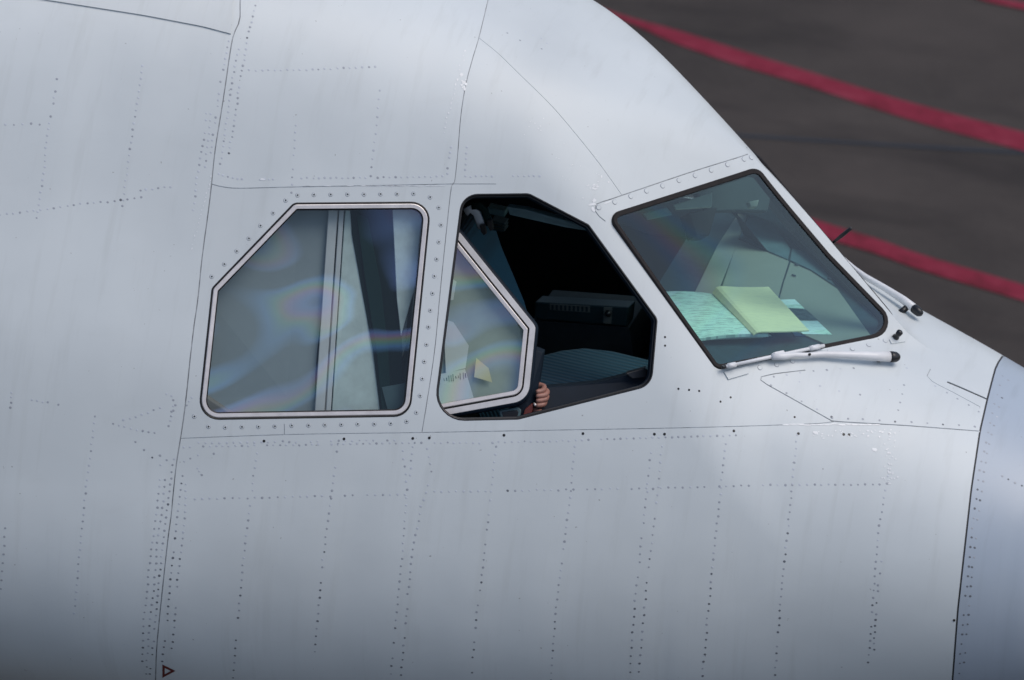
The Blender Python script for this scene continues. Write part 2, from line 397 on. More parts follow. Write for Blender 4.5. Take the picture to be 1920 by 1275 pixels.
def roadpaint():
    m, nt, b = nodemat('worn_red_line_paint'); v = coords(nt)
    f = noise(nt, v, 5, 6, 0.75)
    nt.links.new(ramp(nt, f, [(0.30, (0.10, 0.016, 0.022)), (0.5, (0.20, 0.020, 0.040)), (0.75, (0.25, 0.045, 0.068))]), b.inputs['Base Color'])
    b.inputs['Roughness'].default_value = 0.9; b.inputs['Specular IOR Level'].default_value = 0.15; return m
MT['apron'] = asphalt(); MT['redline'] = roadpaint()
mesh('apron', [(-600, -600, GZ), (600, -600, GZ), (600, 600, GZ), (-600, 600, GZ)], [(0, 1, 2, 3)], MT['apron'], kind='structure')
def stripe(name, upper, lower, z, mat):
    u = smooth_line(upper[1:-1], 30); l = smooth_line(lower[1:-1], 30); n = min(len(u), len(l))
    u = np.array([u[int(i)] for i in np.linspace(0, len(u)-1, n)]); l = np.array([l[int(i)] for i in np.linspace(0, len(l)-1, n)])
    u = np.vstack([upper[:1], u, upper[-1:]]); l = np.vstack([lower[:1], l, lower[-1:]]); n += 2
    vs = [ground(*p, GZ+z) for p in u]+[ground(*p, GZ+z) for p in l]
    return mesh(name, vs, [(i, i+1, n+i+1, n+i) for i in range(n-1)], mat, kind='structure')
stripe('painted_line', [(0, -345), (900, -70), (1143, 20), (1274, 58), (1400, 98), (1500, 129), (1700, 190), (1920, 248), (2200, 322), (5000, 1060)],
       [(0, -325), (900, -45), (1143, 28), (1270, 82), (1398, 126), (1500, 156), (1700, 222), (1920, 283), (2200, 362), (5000, 1130)], 0.004, MT['redline'])
stripe('painted_line', [(-1500, -640), (1300, 335), (1548, 418), (1640, 446), (1740, 481), (1920, 534), (2200, 620), (4200, 1240)],
       [(-1500, -625), (1300, 362), (1548, 446), (1640, 474), (1740, 510), (1920, 564), (2200, 652), (4200, 1290)], 0.0055, MT['redline'])
stripe('painted_line', [(1780, -40), (1850, -8), (1920, 5), (2200, 60)], [(1780, -22), (1850, 2), (1920, 17), (2200, 74)], 0.007, MT['redline'])
stripe('slab_joint', [(1100, 236), (1400, 252), (1600, 265), (1920, 283), (2200, 300)], [(1100, 240), (1400, 257), (1600, 270), (1920, 289), (2200, 306)], 0.003, MT['rubber'])
# ======================= the aircraft ==================================================================
plane = new_obj('jet_airliner', None, label='white jet airliner nose with its cockpit side window slid open', cat='airplane')
plane.location = (0, 0, 0)
def axis_z(x):
    t = np.clip((np.asarray(x)+0.2)/2.2, 0, 1); return 0.2-0.52*t*t*(3-2*t)
def surf_xt(x, th, depth=0.0):
    x = np.asarray(x, float); th = np.asarray(th, float)
    za = axis_z(x); c, s = np.cos(th), np.sin(th)
    lo = np.zeros_like(x); hi = np.full_like(x, 2.6)
    for _ in range(36):
        r = (lo+hi)/2
        inside = field(np.stack([x, -r*c, za+r*s], -1)) < -depth
        lo = np.where(inside, r, lo); hi = np.where(inside, hi, r)
    r = (lo+hi)/2
    return np.stack([x, -r*c, za+r*s], -1)
KT = 1.25
def to_param(P):
    P = np.atleast_2d(P)
    th = np.arctan2(P[:, 2]-axis_z(P[:, 0]), -P[:, 1])
    th = np.where(th < -math.pi/2, th+2*math.pi, th)
    return np.stack([P[:, 0], th*KT], -1)
def ccw(poly):
    a = np.asarray(poly); x, y = a[:, 0], a[:, 1]
    return a if np.sum(x*np.roll(y, -1)-np.roll(x, -1)*y) > 0 else a[::-1]
_tt = []
def skin(depth, holes, strips, xs, ths):
    """triangulated skin in (x, angle); holes and strips (lists of parameter polygons) are cut out. returns verts, list of components"""
    vs, faces = [], []
    gx, gt = np.meshgrid(xs, ths, indexing='ij')
    vs += [(a, b*KT) for a, b in zip(gx.ravel(), gt.ravel())]
    for poly in list(holes)+list(strips):
        q = ccw(poly); n0 = len(vs); vs += [tuple(p) for p in q]; faces.append(list(range(n0, n0+len(q))))
    v, e, f, _, _, of = delaunay_2d_cdt([Vector(p) for p in vs], [], faces, 0, 1e-6, True)
    v = np.array([(p.x, p.y) for p in v])
    F = np.array([t for t, o in zip(f, of) if not o], int)
    bad = (v[:, 1] > math.radians(269.95)*KT) | (v[:, 1] < math.radians(-90.02)*KT)
    F = F[~bad[F].any(1)]
    P = surf_xt(v[:, 0], v[:, 1]/KT, depth)
    # connected components over shared edges
    par = list(range(len(F))); emap = {}
    def find(a):
        while par[a] != a: par[a] = par[par[a]]; a = par[a]
        return a
    for i, t in enumerate(F):
        for k in range(3):
            key = (min(t[k], t[(k+1) % 3]), max(t[k], t[(k+1) % 3]))
            if key in emap:
                a, b = find(i), find(emap[key])
                if a != b: par[a] = b
            else: emap[key] = i
    lab = np.array([find(i) for i in range(len(F))])
    return v, P, F, lab
def panel_mesh(name, P, F, mat, rim, border=None, **kw):
    idx, inv = np.unique(F, return_inverse=True); F2 = inv.reshape(F.shape); Q = P[idx]; Nn = normal(Q)
    # consistent outward winding
    c = np.cross(Q[F2[:, 1]]-Q[F2[:, 0]], Q[F2[:, 2]]-Q[F2[:, 0]])
    flip = np.einsum('ij,ij->i', c, Nn[F2[:, 0]]) < 0
    F2[flip] = F2[flip][:, ::-1]
    verts = list(Q); nrm = list(Nn); faces = [tuple(t) for t in F2]
    if rim > 0:
        cnt = {}
        for t in F2:
            for k in range(3):
                a, b = t[k], t[(k+1) % 3]; key = (min(a, b), max(a, b))
                cnt[key] = None if key in cnt else (a, b)
        for ab in cnt.values():
            if ab is None: continue
            a, b = ab
            d = Q[b]-Q[a]
            if np.linalg.norm(d) < 1e-7: continue
            o = np.cross(unit(d), Nn[a]); n0 = len(verts)
            verts += [Q[a], Q[b], Q[b]-Nn[b]*rim, Q[a]-Nn[a]*rim]; nrm += [o]*4
            faces.append((n0+1, n0, n0+3, n0+2))
    return mesh(name, verts, faces, mat, plane, normals=nrm, **kw)
# ---- seams (photo pixels), width in metres, sealant
SEAMS = [
    ([(452, -150), (450, 0), (450, 32), (447, 45), (437, 68), (430, 107), (422, 163), (413, 220), (403, 283), (396, 350), (390, 400), (379, 481), (371, 559), (363.5, 612), (356.5, 672), (348, 753), (339.5, 815), (330, 874.5), (320.5, 968), (315, 1009), (306, 1091), (294.5, 1206), (291.5, 1275), (286, 1400)], 0.0036, 'seal', 'both'),
    ([(930, -60), (915, 0), (898, 70), (886, 110), (873, 160), (864, 217), (858, 290), (852, 342), (846, 352), (835, 452), (825, 550), (815, 656), (801, 750), (791, 811)], 0.0024, 'seal', 'top'),
    ([(396, 345), (415, 350), (440, 353), (480, 352.5), (560, 350.5), (700, 348), (852, 345)], 0.0028, 'seal_pale', None),
    ([(852, 345), (880, 345), (930, 345)], 0.0022, 'seal_pale', None),
    ([(898, 71), (935, 101), (975, 140), (1033, 197), (1077, 248), (1121, 303), (1150, 343), (1166, 366)], 0.0014, 'seal_pale', None),
    ([(1135, 415), (1120, 402), (1115, 385), (1150, 372), (1191, 358), (1301, 321), (1397, 291), (1414, 281)], 0.0030, 'seal', None),
    ([(339.5, 822), (430, 818.5), (533, 815), (640, 813), (791, 811), (1010, 807), (1240, 803), (1400, 799), (1470, 796.5), (1535, 794), (1563, 790.5)], 0.0022, 'seal_pale', None),
    ([(533, 795), (533, 815)], 0.0022, 'seal_pale', None),
    ([(1510, 694), (1450, 701), (1420.6, 708.5), (1438, 721), (1488, 749), (1561, 790), (1700, 798), (1838, 808.5)], 0.0034, 'seal', None),
    ([(1888, 656), (1868, 685), (1858, 722), (1851, 749.5), (1837.5, 808), (1821, 919), (1806, 1053), (1796, 1143), (1786, 1275), (1776, 1400)], 0.0060, 'seal_dark', 'both'),
    ([(1744.5, 692), (1741, 710), (1790, 737), (1838, 763)], 0.0022, 'seal', None),
    ([(1776, 716), (1800, 726), (1850, 748)], 0.0085, 'seal_dark', None),
]
strips = []; ribbons = []
for pts, w, mat, ext in SEAMS:
    P = hps(smooth_line(pts, 14) if len(pts) > 3 and w != 0.0034 and mat != 'seal_dark' else resample(pts, 14))
    if ext:
        def ring(P0, to):
            q = to_param(P0)[0]; n = max(2, int(abs(to-q[1]/KT)/0.06))
            th = np.linspace(q[1]/KT, to, n)[1:]
            return surf_xt(np.full(len(th), q[0]), th)
        first = P[0]; P = np.vstack([ring(first, math.radians(269.0))[::-1], P])
        if ext == 'both': P = np.vstack([P, ring(P[-1], math.radians(-89.0))])
    Nn = normal(P)
    T = np.gradient(P, axis=0); T /= np.linalg.norm(T, axis=1)[:, None]
    B = np.cross(T, Nn); B /= np.linalg.norm(B, axis=1)[:, None]
    L, R = P+B*w/2, P-B*w/2
    l2, r2 = to_param(L), to_param(R)
    if ext:
        l2 = np.vstack([[l2[0][0], math.radians(275)*KT], l2]); r2 = np.vstack([[r2[0][0], math.radians(275)*KT], r2])
        if ext == 'both': l2 = np.vstack([l2, [l2[-1][0], math.radians(-95)*KT]]); r2 = np.vstack([r2, [r2[-1][0], math.radians(-95)*KT]])
    for i in range(len(l2)-1): strips.append([l2[i], l2[i+1], r2[i+1], r2[i]])
    ribbons.append((P, Nn, B, w, mat))
# ---- window outlines (photo pixels)
REAR = rounded([(551, 380), (809, 378), (769, 781), (370.5, 787.5), (397, 540)], [16, 34, 34, 36, 16], 8)
OPEN = rounded([(866, 364), (992, 362.5), (1104, 421), (1233, 598), (1222, 723), (972, 786.5), (811, 790)], [34, 24, 14, 18, 34, 22, 52], 8)
WIND = rounded([(1136, 404), (1418, 314), (1556, 477), (1699, 624), (1344, 694)], [18, 24, 160, 34, 20], 8)
def window_frame_axes(pxloop, h=0.0):
    P = hps(pxloop, h); c = P.mean(0); n = unit(np.linalg.svd(P-c)[2][2]); n = n if n@CF < 0 else -n
    eu = unit(np.cross((0, 0, 1), n)); ev = np.cross(n, eu)
    uv = np.stack([(P-c)@eu, (P-c)@ev], -1)
    return c, eu, ev, n, uv
def conform(c, eu, ev, n, uv, h):
    if abs(n@NW) > 0.995:
        b0 = c+uv[:, :1]*eu+uv[:, 1:]*ev; hh = np.broadcast_to(np.asarray(h, float), (len(uv),))
        return b0+NW*(hh-(b0-POST_TOP)@NW)[:, None]
    """points over the local plane, h metres proud of the outer form (h may be negative)"""
    base = c+uv[:, :1]*eu+uv[:, 1:]*ev
    lo = np.full(len(uv), -0.35); hi = np.full(len(uv), 0.30); h = np.broadcast_to(np.asarray(h, float), (len(uv),))
    for _ in range(34):
        m = (lo+hi)/2; ins = field(base+n*m[:, None]) < h
        lo = np.where(ins, m, lo); hi = np.where(ins, hi, m)
    return base+n*((lo+hi)/2)[:, None]
def inset(uv, d):
    """move a closed loop inward by d"""
    t = np.roll(uv, -1, 0)-np.roll(uv, 1, 0); t /= np.linalg.norm(t, axis=1)[:, None]
    nn = np.stack([-t[:, 1], t[:, 0]], -1)
    x, y = uv[:, 0], uv[:, 1]
    if np.sum(x*np.roll(y, -1)-np.roll(x, -1)*y) < 0: nn = -nn
    return uv+nn*d
def loft(name, fr, profile, mat, parent, smooth=False, midx=None):
    """profile: list of (inset, height) swept round a window outline"""
    c, eu, ev, n, uv = fr; k = len(uv); vs = []; fs = []; mi = []
    for d, h in profile: vs += list(conform(c, eu, ev, n, inset(uv, d), h))
    for j in range(len(profile)-1):
        for i in range(k):
            i2 = (i+1) % k; fs.append((j*k+i, j*k+i2, (j+1)*k+i2, (j+1)*k+i)); mi.append(midx[j] if midx else 0)
    o = mesh(name, vs, fs, mat, parent, midx=mi)
    bm = bmesh.new(); bm.from_mesh(o.data); bmesh.ops.recalc_face_normals(bm, faces=bm.faces[:])
    # the sweep is open: make sure faces look outwards
    bm.to_mesh(o.data); bm.free(); return o
def pane(name, fr, d, h, mat, parent, thick=0.0):
    c, eu, ev, n, uv = fr
    loop = inset(uv, d)
    dd = np.sqrt(((densify(uv, 0.004)[None]-loop[:, None])**2).sum(-1)).min(1); loop = loop[dd > d-6e-4]; vs = []; fs = []; K = len(loop); rings = (1.0, 0.75, 0.5, 0.25)
    ctr = loop.mean(0)
    for s in rings: vs += list(conform(c, eu, ev, n, ctr+(loop-ctr)*s, h))
    vs += list(conform(c, eu, ev, n, ctr[None], h))
    for j in range(len(rings)-1):
        for i in range(K):
            i2 = (i+1) % K; fs.append((j*K+i, j*K+i2, (j+1)*K+i2, (j+1)*K+i))
    for i in range(K): fs.append(((len(rings)-1)*K+i, (len(rings)-1)*K+(i+1) % K, len(rings)*K))
    return mesh(name, vs, fs, mat, parent, smooth=True)
fr_rear = window_frame_axes(densify(REAR, 22)); fr_open = window_frame_axes(densify(OPEN, 22)); fr_wind = window_frame_axes(densify(WIND, 22))
holes = []
for fr in (fr_rear, fr_open, fr_wind):
    q = to_param(conform(*fr, 0.0)); holes.append(q)
    holes.append(np.stack([q[:, 0], math.pi*KT-q[:, 1]], -1))          # the port-side twin
xs = np.r_[np.arange(-3.4, -2.3, 0.10), np.arange(-2.3, 1.5, 0.026), np.arange(1.5, 2.02, 0.04)]
ths = np.radians(np.r_[np.arange(-90, -50, 4.0), np.arange(-50, 125, 1.05), np.arange(125, 271, 4.0)]); ths[-1] = math.radians(269.9)
v2, HP, HF, lab = skin(0.0, holes, strips, xs, ths)
radx = to_param(hp(1837, 808))[0][0]
for k in np.unique(lab):
    F = HF[lab == k]
    if len(F) < 40: continue
    cx = HP[F].mean((0, 1))
    isr = cx[0] > radx
    panel_mesh('radome' if isr else 'fuselage_panel', HP, F, MT['radome'] if isr else MT['hull'], 0.010)
for P, Nn, B, w, mat in ribbons:
    a = P+B*w*0.9-Nn*0.0022; b = P-B*w*0.9-Nn*0.0022; n = len(P)
    mesh('seam_sealant', list(a)+list(b), [(i, i+1, n+i+1, n+i) for i in range(n-1)], MT[mat], plane, normals=list(Nn)*2)
# lap strip at the upper left: an outer sheet lying over the skin
def overlay(name, pxloop, h, mat, parent, step=None, rim=True, label=None):
    P = hps(densify(np.asarray(pxloop, float), step) if step else pxloop, h); n = len(P); Nn = normal(P)
    vs = list(P)+list(P-Nn*(h+0.0005)); fs = [tuple(range(n))]
    if rim: fs += [(i, i+n, (i+1) % n+n, (i+1) % n) for i in range(n)]
    o = mesh(name, vs, fs, mat, parent)
    if label: o['label'] = label
    return o
def overlay_grid(name, top, bot, h, mat, parent):
    """sheet between two pixel polylines, following the form"""
    t = resample(top, 16); b = resample(bot, 16); n = min(len(t), len(b)); t = t[np.linspace(0, len(t)-1, n).astype(int)]; b = b[np.linspace(0, len(b)-1, n).astype(int)]
    rows = [hps(t+(b-t)*s, h) for s in np.linspace(0, 1, 7)]
    n = min(len(r) for r in rows); vs = [p for r in rows for p in r[:n]]; nr = list(normal(np.array(vs)))
    fs = [(j*n+i, j*n+i+1, (j+1)*n+i+1, (j+1)*n+i) for j in range(6) for i in range(n-1)]
    e = rows[-1][:n]; en = normal(e); k = len(vs)
    vs += list(e)+list(e-en*(h+0.001)); d = np.array([0, -0.5, -0.86]); nr += [d]*(2*n)
    fs += [(k+i, k+i+1, k+n+i+1, k+n+i) for i in range(n-1)]
    return mesh(name, vs, [f[::-1] for f in fs], mat, parent, normals=nr)
overlay_grid('lap_sheet', [(-60, -140), (150, -130), (300, -120), (444, -110)], [(-60, -24), (85, -1), (270, 28), (380, 49), (433, 63)], 0.0045, MT['hull'], plane)
# ---- rivets: rows along pixel polylines
def rivet_mesh(name, pts, tones, rad, parent=plane):
    P = trace(pts[:, 0], pts[:, 1]); ok = ~np.isnan(P[:, 0]); P = P[ok]; tones = np.asarray(tones)[ok]
    if not len(P): return
    Nn = normal(P); vs, fs, mi = [], [], []
    for p, n, t in zip(P, Nn, tones):
        a = unit(np.cross(n, (0.3, 0.5, 0.8))); b = np.cross(n, a); k = len(vs); r = rad*random.uniform(0.8, 1.12)
        sq = random.uniform(0.8, 1.0)
        for q in range(7): vs.append(p+(a*math.cos(q*0.8976)+b*sq*math.sin(q*0.8976))*r+n*0.0003)
        for q in range(7): vs.append(p+(a*math.cos(q*0.8976)+b*sq*math.sin(q*0.8976))*r*0.6+n*0.0006)
        for q in range(7):
            q2 = (q+1) % 7; fs.append((k+q, k+q2, k+7+q2, k+7+q)); mi.append(int(t))
        fs.append(tuple(k+7+q for q in range(7))); mi.append(int(t))
    o = mesh(name, vs, fs, [MT['rivet_a'], MT['rivet_b'], MT['rivet_c'], MT['rivet_w']], parent, midx=mi, kind='stuff')
    return o
def row(pts, step, lo, hi, rad=0.0041, skip=0.08, white=0.0, jit=1.1):
    """lo/hi: griminess 0..2 at the first and last point"""
    q = smooth_line(pts, step) if len(pts) > 2 else resample(pts, step)
    n = len(q); keep = rng.random(n) > skip
    t = np.linspace(lo-0.25, hi+0.1, n)+rng.normal(0, 0.42, n); t = np.clip(np.round(t), 0, 2)
    t = np.where(rng.random(n) < white, 3, t)
    if q[:, 1].mean() < 450 and q[:, 1].mean() > 60: t = np.where(t < 3, np.clip(t-(rng.random(n) < 0.5), 0, 2), t)
    q = q+rng.normal(0, jit*0.5, q.shape)
    rivet_mesh('rivet_row', q[keep], t[keep], rad)
ROWS = [
    ([(481.5, 850), (464, 988), (450.5, 1114), (437, 1271)], 14.3, 0.2, 1.8), ([(635, 834), (613.6, 986), (600, 1110), (586.4, 1265)], 14.3, 0.2, 1.9),
    ([(755, 846), (763, 912), (761, 951), (755, 1034), (745.6, 1133), (733, 1263)], 14.5, 0.0, 1.9), ([(773.6, 838), (769, 891)], 14, 0.3, 0.3),
    ([(802, 842), (808, 885), (797, 930), (789, 951), (782.5, 993), (775, 1023), (767, 1102), (759, 1184), (751.5, 1265)], 13.8, 0.2, 1.9),
    ([(931, 838), (916.5, 962), (905, 1069), (893, 1164), (885, 1261)], 14, 0.3, 1.8), ([(1078, 837), (1067.4, 944), (1053.7, 1052), (1042, 1149), (1033, 1275)], 13.8, 0.3, 1.7),
    ([(1221, 848), (1212, 931), (1203, 1016), (1193.6, 1103), (1180.7, 1259)], 15, 0.3, 1.9), ([(1241.7, 837), (1228, 970), (1216.5, 1066), (1206, 1167), (1198, 1259)], 15, 0.2, 1.9),
    ([(1361, 832), (1349.5, 938), (1338, 1043), (1326.6, 1158), (1317.4, 1268)], 13.8, 0.3, 1.9), ([(1494.6, 814), (1484.7, 919), (1474.7, 1016), (1464.7, 1118), (1453, 1265)], 13.3, 0.4, 1.9),
    ([(1668, 880), (1651.5, 968.7), (1644, 1038), (1636.6, 1138), (1626.6, 1255)], 13.5, 0.6, 1.9), ([(1653, 1053), (1645, 1118), (1639, 1218)], 11, 1.0, 1.8),
    ([(1880, 705), (1863, 764), (1850.7, 824), (1838, 874), (1830.8, 929), (1823, 988), (1816, 1073), (1808, 1148), (1798, 1262)], 18, 1.2, 2.0),
    ([(1890, 712), (1872, 770), (1856, 830), (1845.7, 884), (1835, 960), (1826, 1040), (1818, 1128), (1808, 1242)], 18, 1.0, 2.0), ([(1878, 893), (1895, 901), (1915, 911), (1940, 924)], 13, 1.6, 1.6),
    ([(365, 936), (560, 931), (760, 927)], 14.3, 0.9, 0.4), ([(815, 922), (1000, 919), (1240, 915), (1450, 909), (1650, 908)], 13.6, 0.5, 0.8),
    ([(345, 838), (560, 834), (790, 830)], 12, 0.2, 0.2), ([(372, 831), (560, 828), (740, 825)], 13, 0.3, 0.2), ([(815, 830), (960, 829), (1240, 820), (1380, 816)], 12, 0.4, 0.5),
    ([(343, 893), (337, 928), (331.7, 982), (326, 1029), (320.5, 1083), (315, 1150), (309, 1202), (304, 1240)], 13, 0.8, 1.9), ([(348.5, 908), (346.6, 964), (341, 1023), (333.6, 1083), (330, 1135), (322, 1228)], 13, 0.5, 1.8),
    ([(326, 860), (320.5, 902), (313, 960), (305.6, 1023), (298, 1090), (290.7, 1172), (281, 1264)], 12.5, 0.8, 1.7), ([(309, 900), (305.6, 947), (296, 1008), (292, 1061), (281, 1174), (274, 1264)], 13, 0.6, 1.6),
    ([(300, 899), (292.6, 967), (283, 1038), (277, 1098), (270, 1161), (266, 1253)], 13, 0.6, 1.4), ([(178, 780), (171.5, 837), (162, 912), (154.7, 979), (149, 1042), (140, 1150)], 13.5, 0.5, 0.3),
    ([(10, 990), (5, 1060), (0, 1120)], 16, 0.9, 0.6), ([(107, 148), (102, 182), (92, 233), (87, 263), (82, 322), (75, 370), (67, 420)], 12, 0.6, 0.6), ([(267, 123), (260, 177), (250, 237), (243, 287), (236, 340), (230, 387)], 12, 0.4, 0.6),
    ([(0, 402), (70, 394), (150, 383), (210, 377), (265, 370)], 12.5, 0.7, 1.2), ([(263, 357), (320, 350)], 12.5, 1, 0.4), ([(10, 233), (75, 233)], 15, 0.3, 0.3),
    ([(145, -1), (200, 9), (270, 20), (330, 28), (400, 40), (433, 46)], 13.6, 1.4, 1.0), ([(215, -1), (275, 8), (340, 22), (430, 35)], 13.6, 1.0, 0.6),
    ([(478, 10), (470, 47), (463, 77), (457, 117), (450, 150), (443, 203), (435, 257), (427, 297)], 10.5, 1.0, 0.8), ([(448, 92), (442, 117), (433, 167), (428, 210), (423, 243), (417, 287), (413, 307)], 11, 1.0, 0.6),
    ([(429, 77), (423, 110), (413, 163), (407, 207), (400, 253), (395, 297)], 11, 0.8, 0.4), ([(387, 213), (382, 260), (373, 313), (363, 393)], 12, 0.4, 0.4), ([(395, 213), (391, 260), (384, 313)], 12, 0.3, 0.3),
    ([(468, 132), (565, 131), (650, 127), (715, 125)], 11.5, 0.5, 0.2), ([(410, 326), (428, 331), (455, 336)], 9, 0.8, 0.4), ([(487, 336), (512, 336)], 9, 0.6, 0.6),
    ([(565, 334), (700, 333), (830, 330)], 11, 0.2, 0.3), ([(555, 235), (551, 300), (547, 360)], 14, 0.7, 0.4), ([(712, 170), (704, 250), (695, 330)], 16, 0.4, 0.4),
    ([(846, 276), (838, 325)], 10, 0.4, 0.4), ([(876, 276), (872, 330)], 10, 0.5, 0.5), ([(882, 331), (940, 330), (1012, 330)], 10, 0.3, 0.3),
    ([(1446, 722), (1490, 745), (1560, 782)], 30, 1.0, 1.0), ([(1560, 783), (1700, 791), (1828, 800)], 30, 1.5, 1.5), ([(1450, 707), (1510, 697), (1600, 690)], 24, 0.6, 0.6),
    ([(1700, 690), (1693, 730), (1684, 770)], 15, 0.7, 0.7), ([(1755, 724), (1800, 750), (1836, 772)], 22, 1.0, 1.0), ([(1500, 715), (1580, 735), (1650, 745)], 40, 0.3, 0.3),
    ([(312, 740), (325, 745), (322, 770), (316, 800), (328, 760)], 10, 0.8, 0.8), ([(212, 795), (245, 803), (290, 812)], 12, 0.7, 0.7), ([(232, 787), (268, 778), (300, 765)], 13, 0.5, 0.5),
    ([(255, 829), (275, 848), (300, 872)], 18, 1.0, 1.0), ([(300, 855), (312, 862), (322, 870)], 12, 1.0, 1.0), ([(360, 745), (350, 760)], 9, 0.3, 0.3),
    ([(345, 865), (375, 853), (400, 851)], 13, 0.6, 0.2), ([(370, 878), (378, 890)], 9, 0.4, 0.4), ([(60, 750), (110, 758)], 11, 0.6, 0.6), ([(22, 736), (20, 765)], 10, 0.5, 0.5),
    ([(985, 60), (1025, 78), (1015, 92)], 18, 0.6, 0.6), ([(952, 62), (975, 76)], 14, 0.7, 0.7), ([(1391, 268), (1400, 277)], 9, 1.6, 1.6),
]
for r in ROWS: row(*r)
# blackened fasteners that stand out singly
def disc(name, px, py, rad, mats, parent, h=0.0012, star=False, ring=True):
    p = hp(px, py); n = normal(p[None])[0]; a = unit(np.cross(n, (0, 0, 1))); b = np.cross(n, a)
    vs, fs, mi = [], [], []; K = 12
    for rr, hh in ((rad, 0.0003), (rad*0.82, h), (rad*0.74, h)):
        vs += [p+(a*math.cos(2*math.pi*k/K)+b*math.sin(2*math.pi*k/K))*rr+n*hh for k in range(K)]
    for j in range(2):
        for k in range(K): fs.append((j*K+k, j*K+(k+1) % K, (j+1)*K+(k+1) % K, (j+1)*K+k)); mi.append(1 if (ring and j == 0) else 0)
    fs.append(tuple(2*K+k for k in range(K))); mi.append(0)
    if star:
        an = random.uniform(0, math.pi/2)
        for q in range(2):
            d = a*math.cos(an+q*math.pi/2)+b*math.sin(an+q*math.pi/2); e = np.cross(n, d); k = len(vs)
            c = p+n*(h+0.0005+0.0002*q)
            vs += [c-d*rad*0.62, c+e*rad*0.22, c+d*rad*0.62, c-e*rad*0.22]; fs.append((k, k+1, k+2, k+3)); mi.append(2)
    return mesh(name, vs, fs, mats, parent, midx=mi)
for x, y in [(495, 827), (645, 823), (774, 822), (805, 821), (945, 816), (1093, 813), (1227, 814), (1246, 814), (1376, 808), (1497, 813), (1582, 814.5), (1592, 815),
             (1272, 729), (1292, 731), (1311, 733), (1247, 632), (1247, 648), (1370, 745), (1351, 753), (1490, 782), (1789, 1163)]:
    disc('dark_fastener', x, y, 0.0046 if y > 800 else 0.0036, [MT['bolt'], MT['bolt']], plane)
# ---- filler and chipped paint, with highlights painted in as pale patches
def pale_patches(spots, seedv):
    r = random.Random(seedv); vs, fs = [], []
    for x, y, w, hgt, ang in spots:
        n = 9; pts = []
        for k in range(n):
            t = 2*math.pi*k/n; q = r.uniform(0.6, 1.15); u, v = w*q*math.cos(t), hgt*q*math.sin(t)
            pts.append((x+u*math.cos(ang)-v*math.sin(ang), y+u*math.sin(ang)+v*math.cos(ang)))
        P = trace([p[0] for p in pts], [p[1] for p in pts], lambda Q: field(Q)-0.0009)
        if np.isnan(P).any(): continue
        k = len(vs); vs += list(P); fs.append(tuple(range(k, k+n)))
    mesh('highlight_and_chip', vs, fs, MT['bright_white'], plane, kind='stuff')
rc = random.Random(3)
pale_patches([(868+rc.gauss(0, 3), 155+rc.gauss(0, 7), rc.uniform(1.5, 4), rc.uniform(1.5, 3), rc.random()*3) for _ in range(12)]+[(872-0.26*i*9+rc.gauss(0, 1.5), 95+9*i, rc.uniform(0.8, 2), rc.uniform(1, 3), 0.2) for i in range(18)], 1)
pale_patches([(1117+rc.gauss(0, 9), 350+rc.gauss(0, 4), rc.uniform(1, 5), rc.uniform(0.8, 1.8), -0.4) for _ in range(10)]+[(1111, 383, 9, 3, -0.1), (1114, 376, 4, 5, 0.4), (1093, 371, 2, 2, 0), (1140, 379, 10, 1.6, -0.35), (1112, 392, 3, 6, -0.5), (1128, 331, 2, 3, 0), (1141, 341, 2, 2, 0)], 2)
pale_patches([(1500+i*13, 796+rc.gauss(0, 0.6), 9, 1.0+rc.random()*0.8, 0.02) for i in range(-2, 12)], 3)  # this run paints the bright highlight along the ridge
pale_patches([(1560+rc.uniform(-35, 120), 812+rc.gauss(0, 4), rc.uniform(1, 2.6), rc.uniform(1, 2), 0) for _ in range(38)]+[(1668+rc.gauss(0, 6), 815+rc.uniform(0, 95), rc.uniform(1, 2.8), rc.uniform(1, 2.4), 0) for _ in range(34)]+[(1530, 811, 6, 3, 0.3), (1640, 843, 5, 3.4, 0.5)], 4)
pale_patches([(1000+rc.uniform(-20, 25), 240+rc.uniform(-20, 25), 1.5, 1.1, 0.8) for _ in range(8)]+[(1085+rc.uniform(-60, 60), 300+rc.uniform(-40, 50), rc.uniform(0.8, 1.6), 1, 0) for _ in range(14)], 5)
pale_patches([(700+rc.uniform(-140, 140), 348.5+rc.gauss(0, 0.3), 8, 0.7, 0) for _ in range(26)]+[(396-i*0.27*8+rc.gauss(0, 1), 330+i*8, 1.2, rc.uniform(1, 3), 0.2) for i in range(18)]+[(493, 336, 5, 2.4, 0)], 6)
# warning triangle low on the side
tri = np.array([(304.5, 1246), (304.5, 1271), (329, 1258)], float); tc = tri.mean(0)
oo = trace(*(tri).T, lambda Q: field(Q)-0.0012); ii = trace(*(tc+(tri-tc)*0.48).T, lambda Q: field(Q)-0.0012)
tm = mesh('warning_triangle', list(oo)+list(ii), [(0, 1, 4, 3), (1, 2, 5, 4), (2, 0, 3, 5)], MT['redmark'], plane); tm['label'] = 'dark red triangle outline painted low on the fuselage'
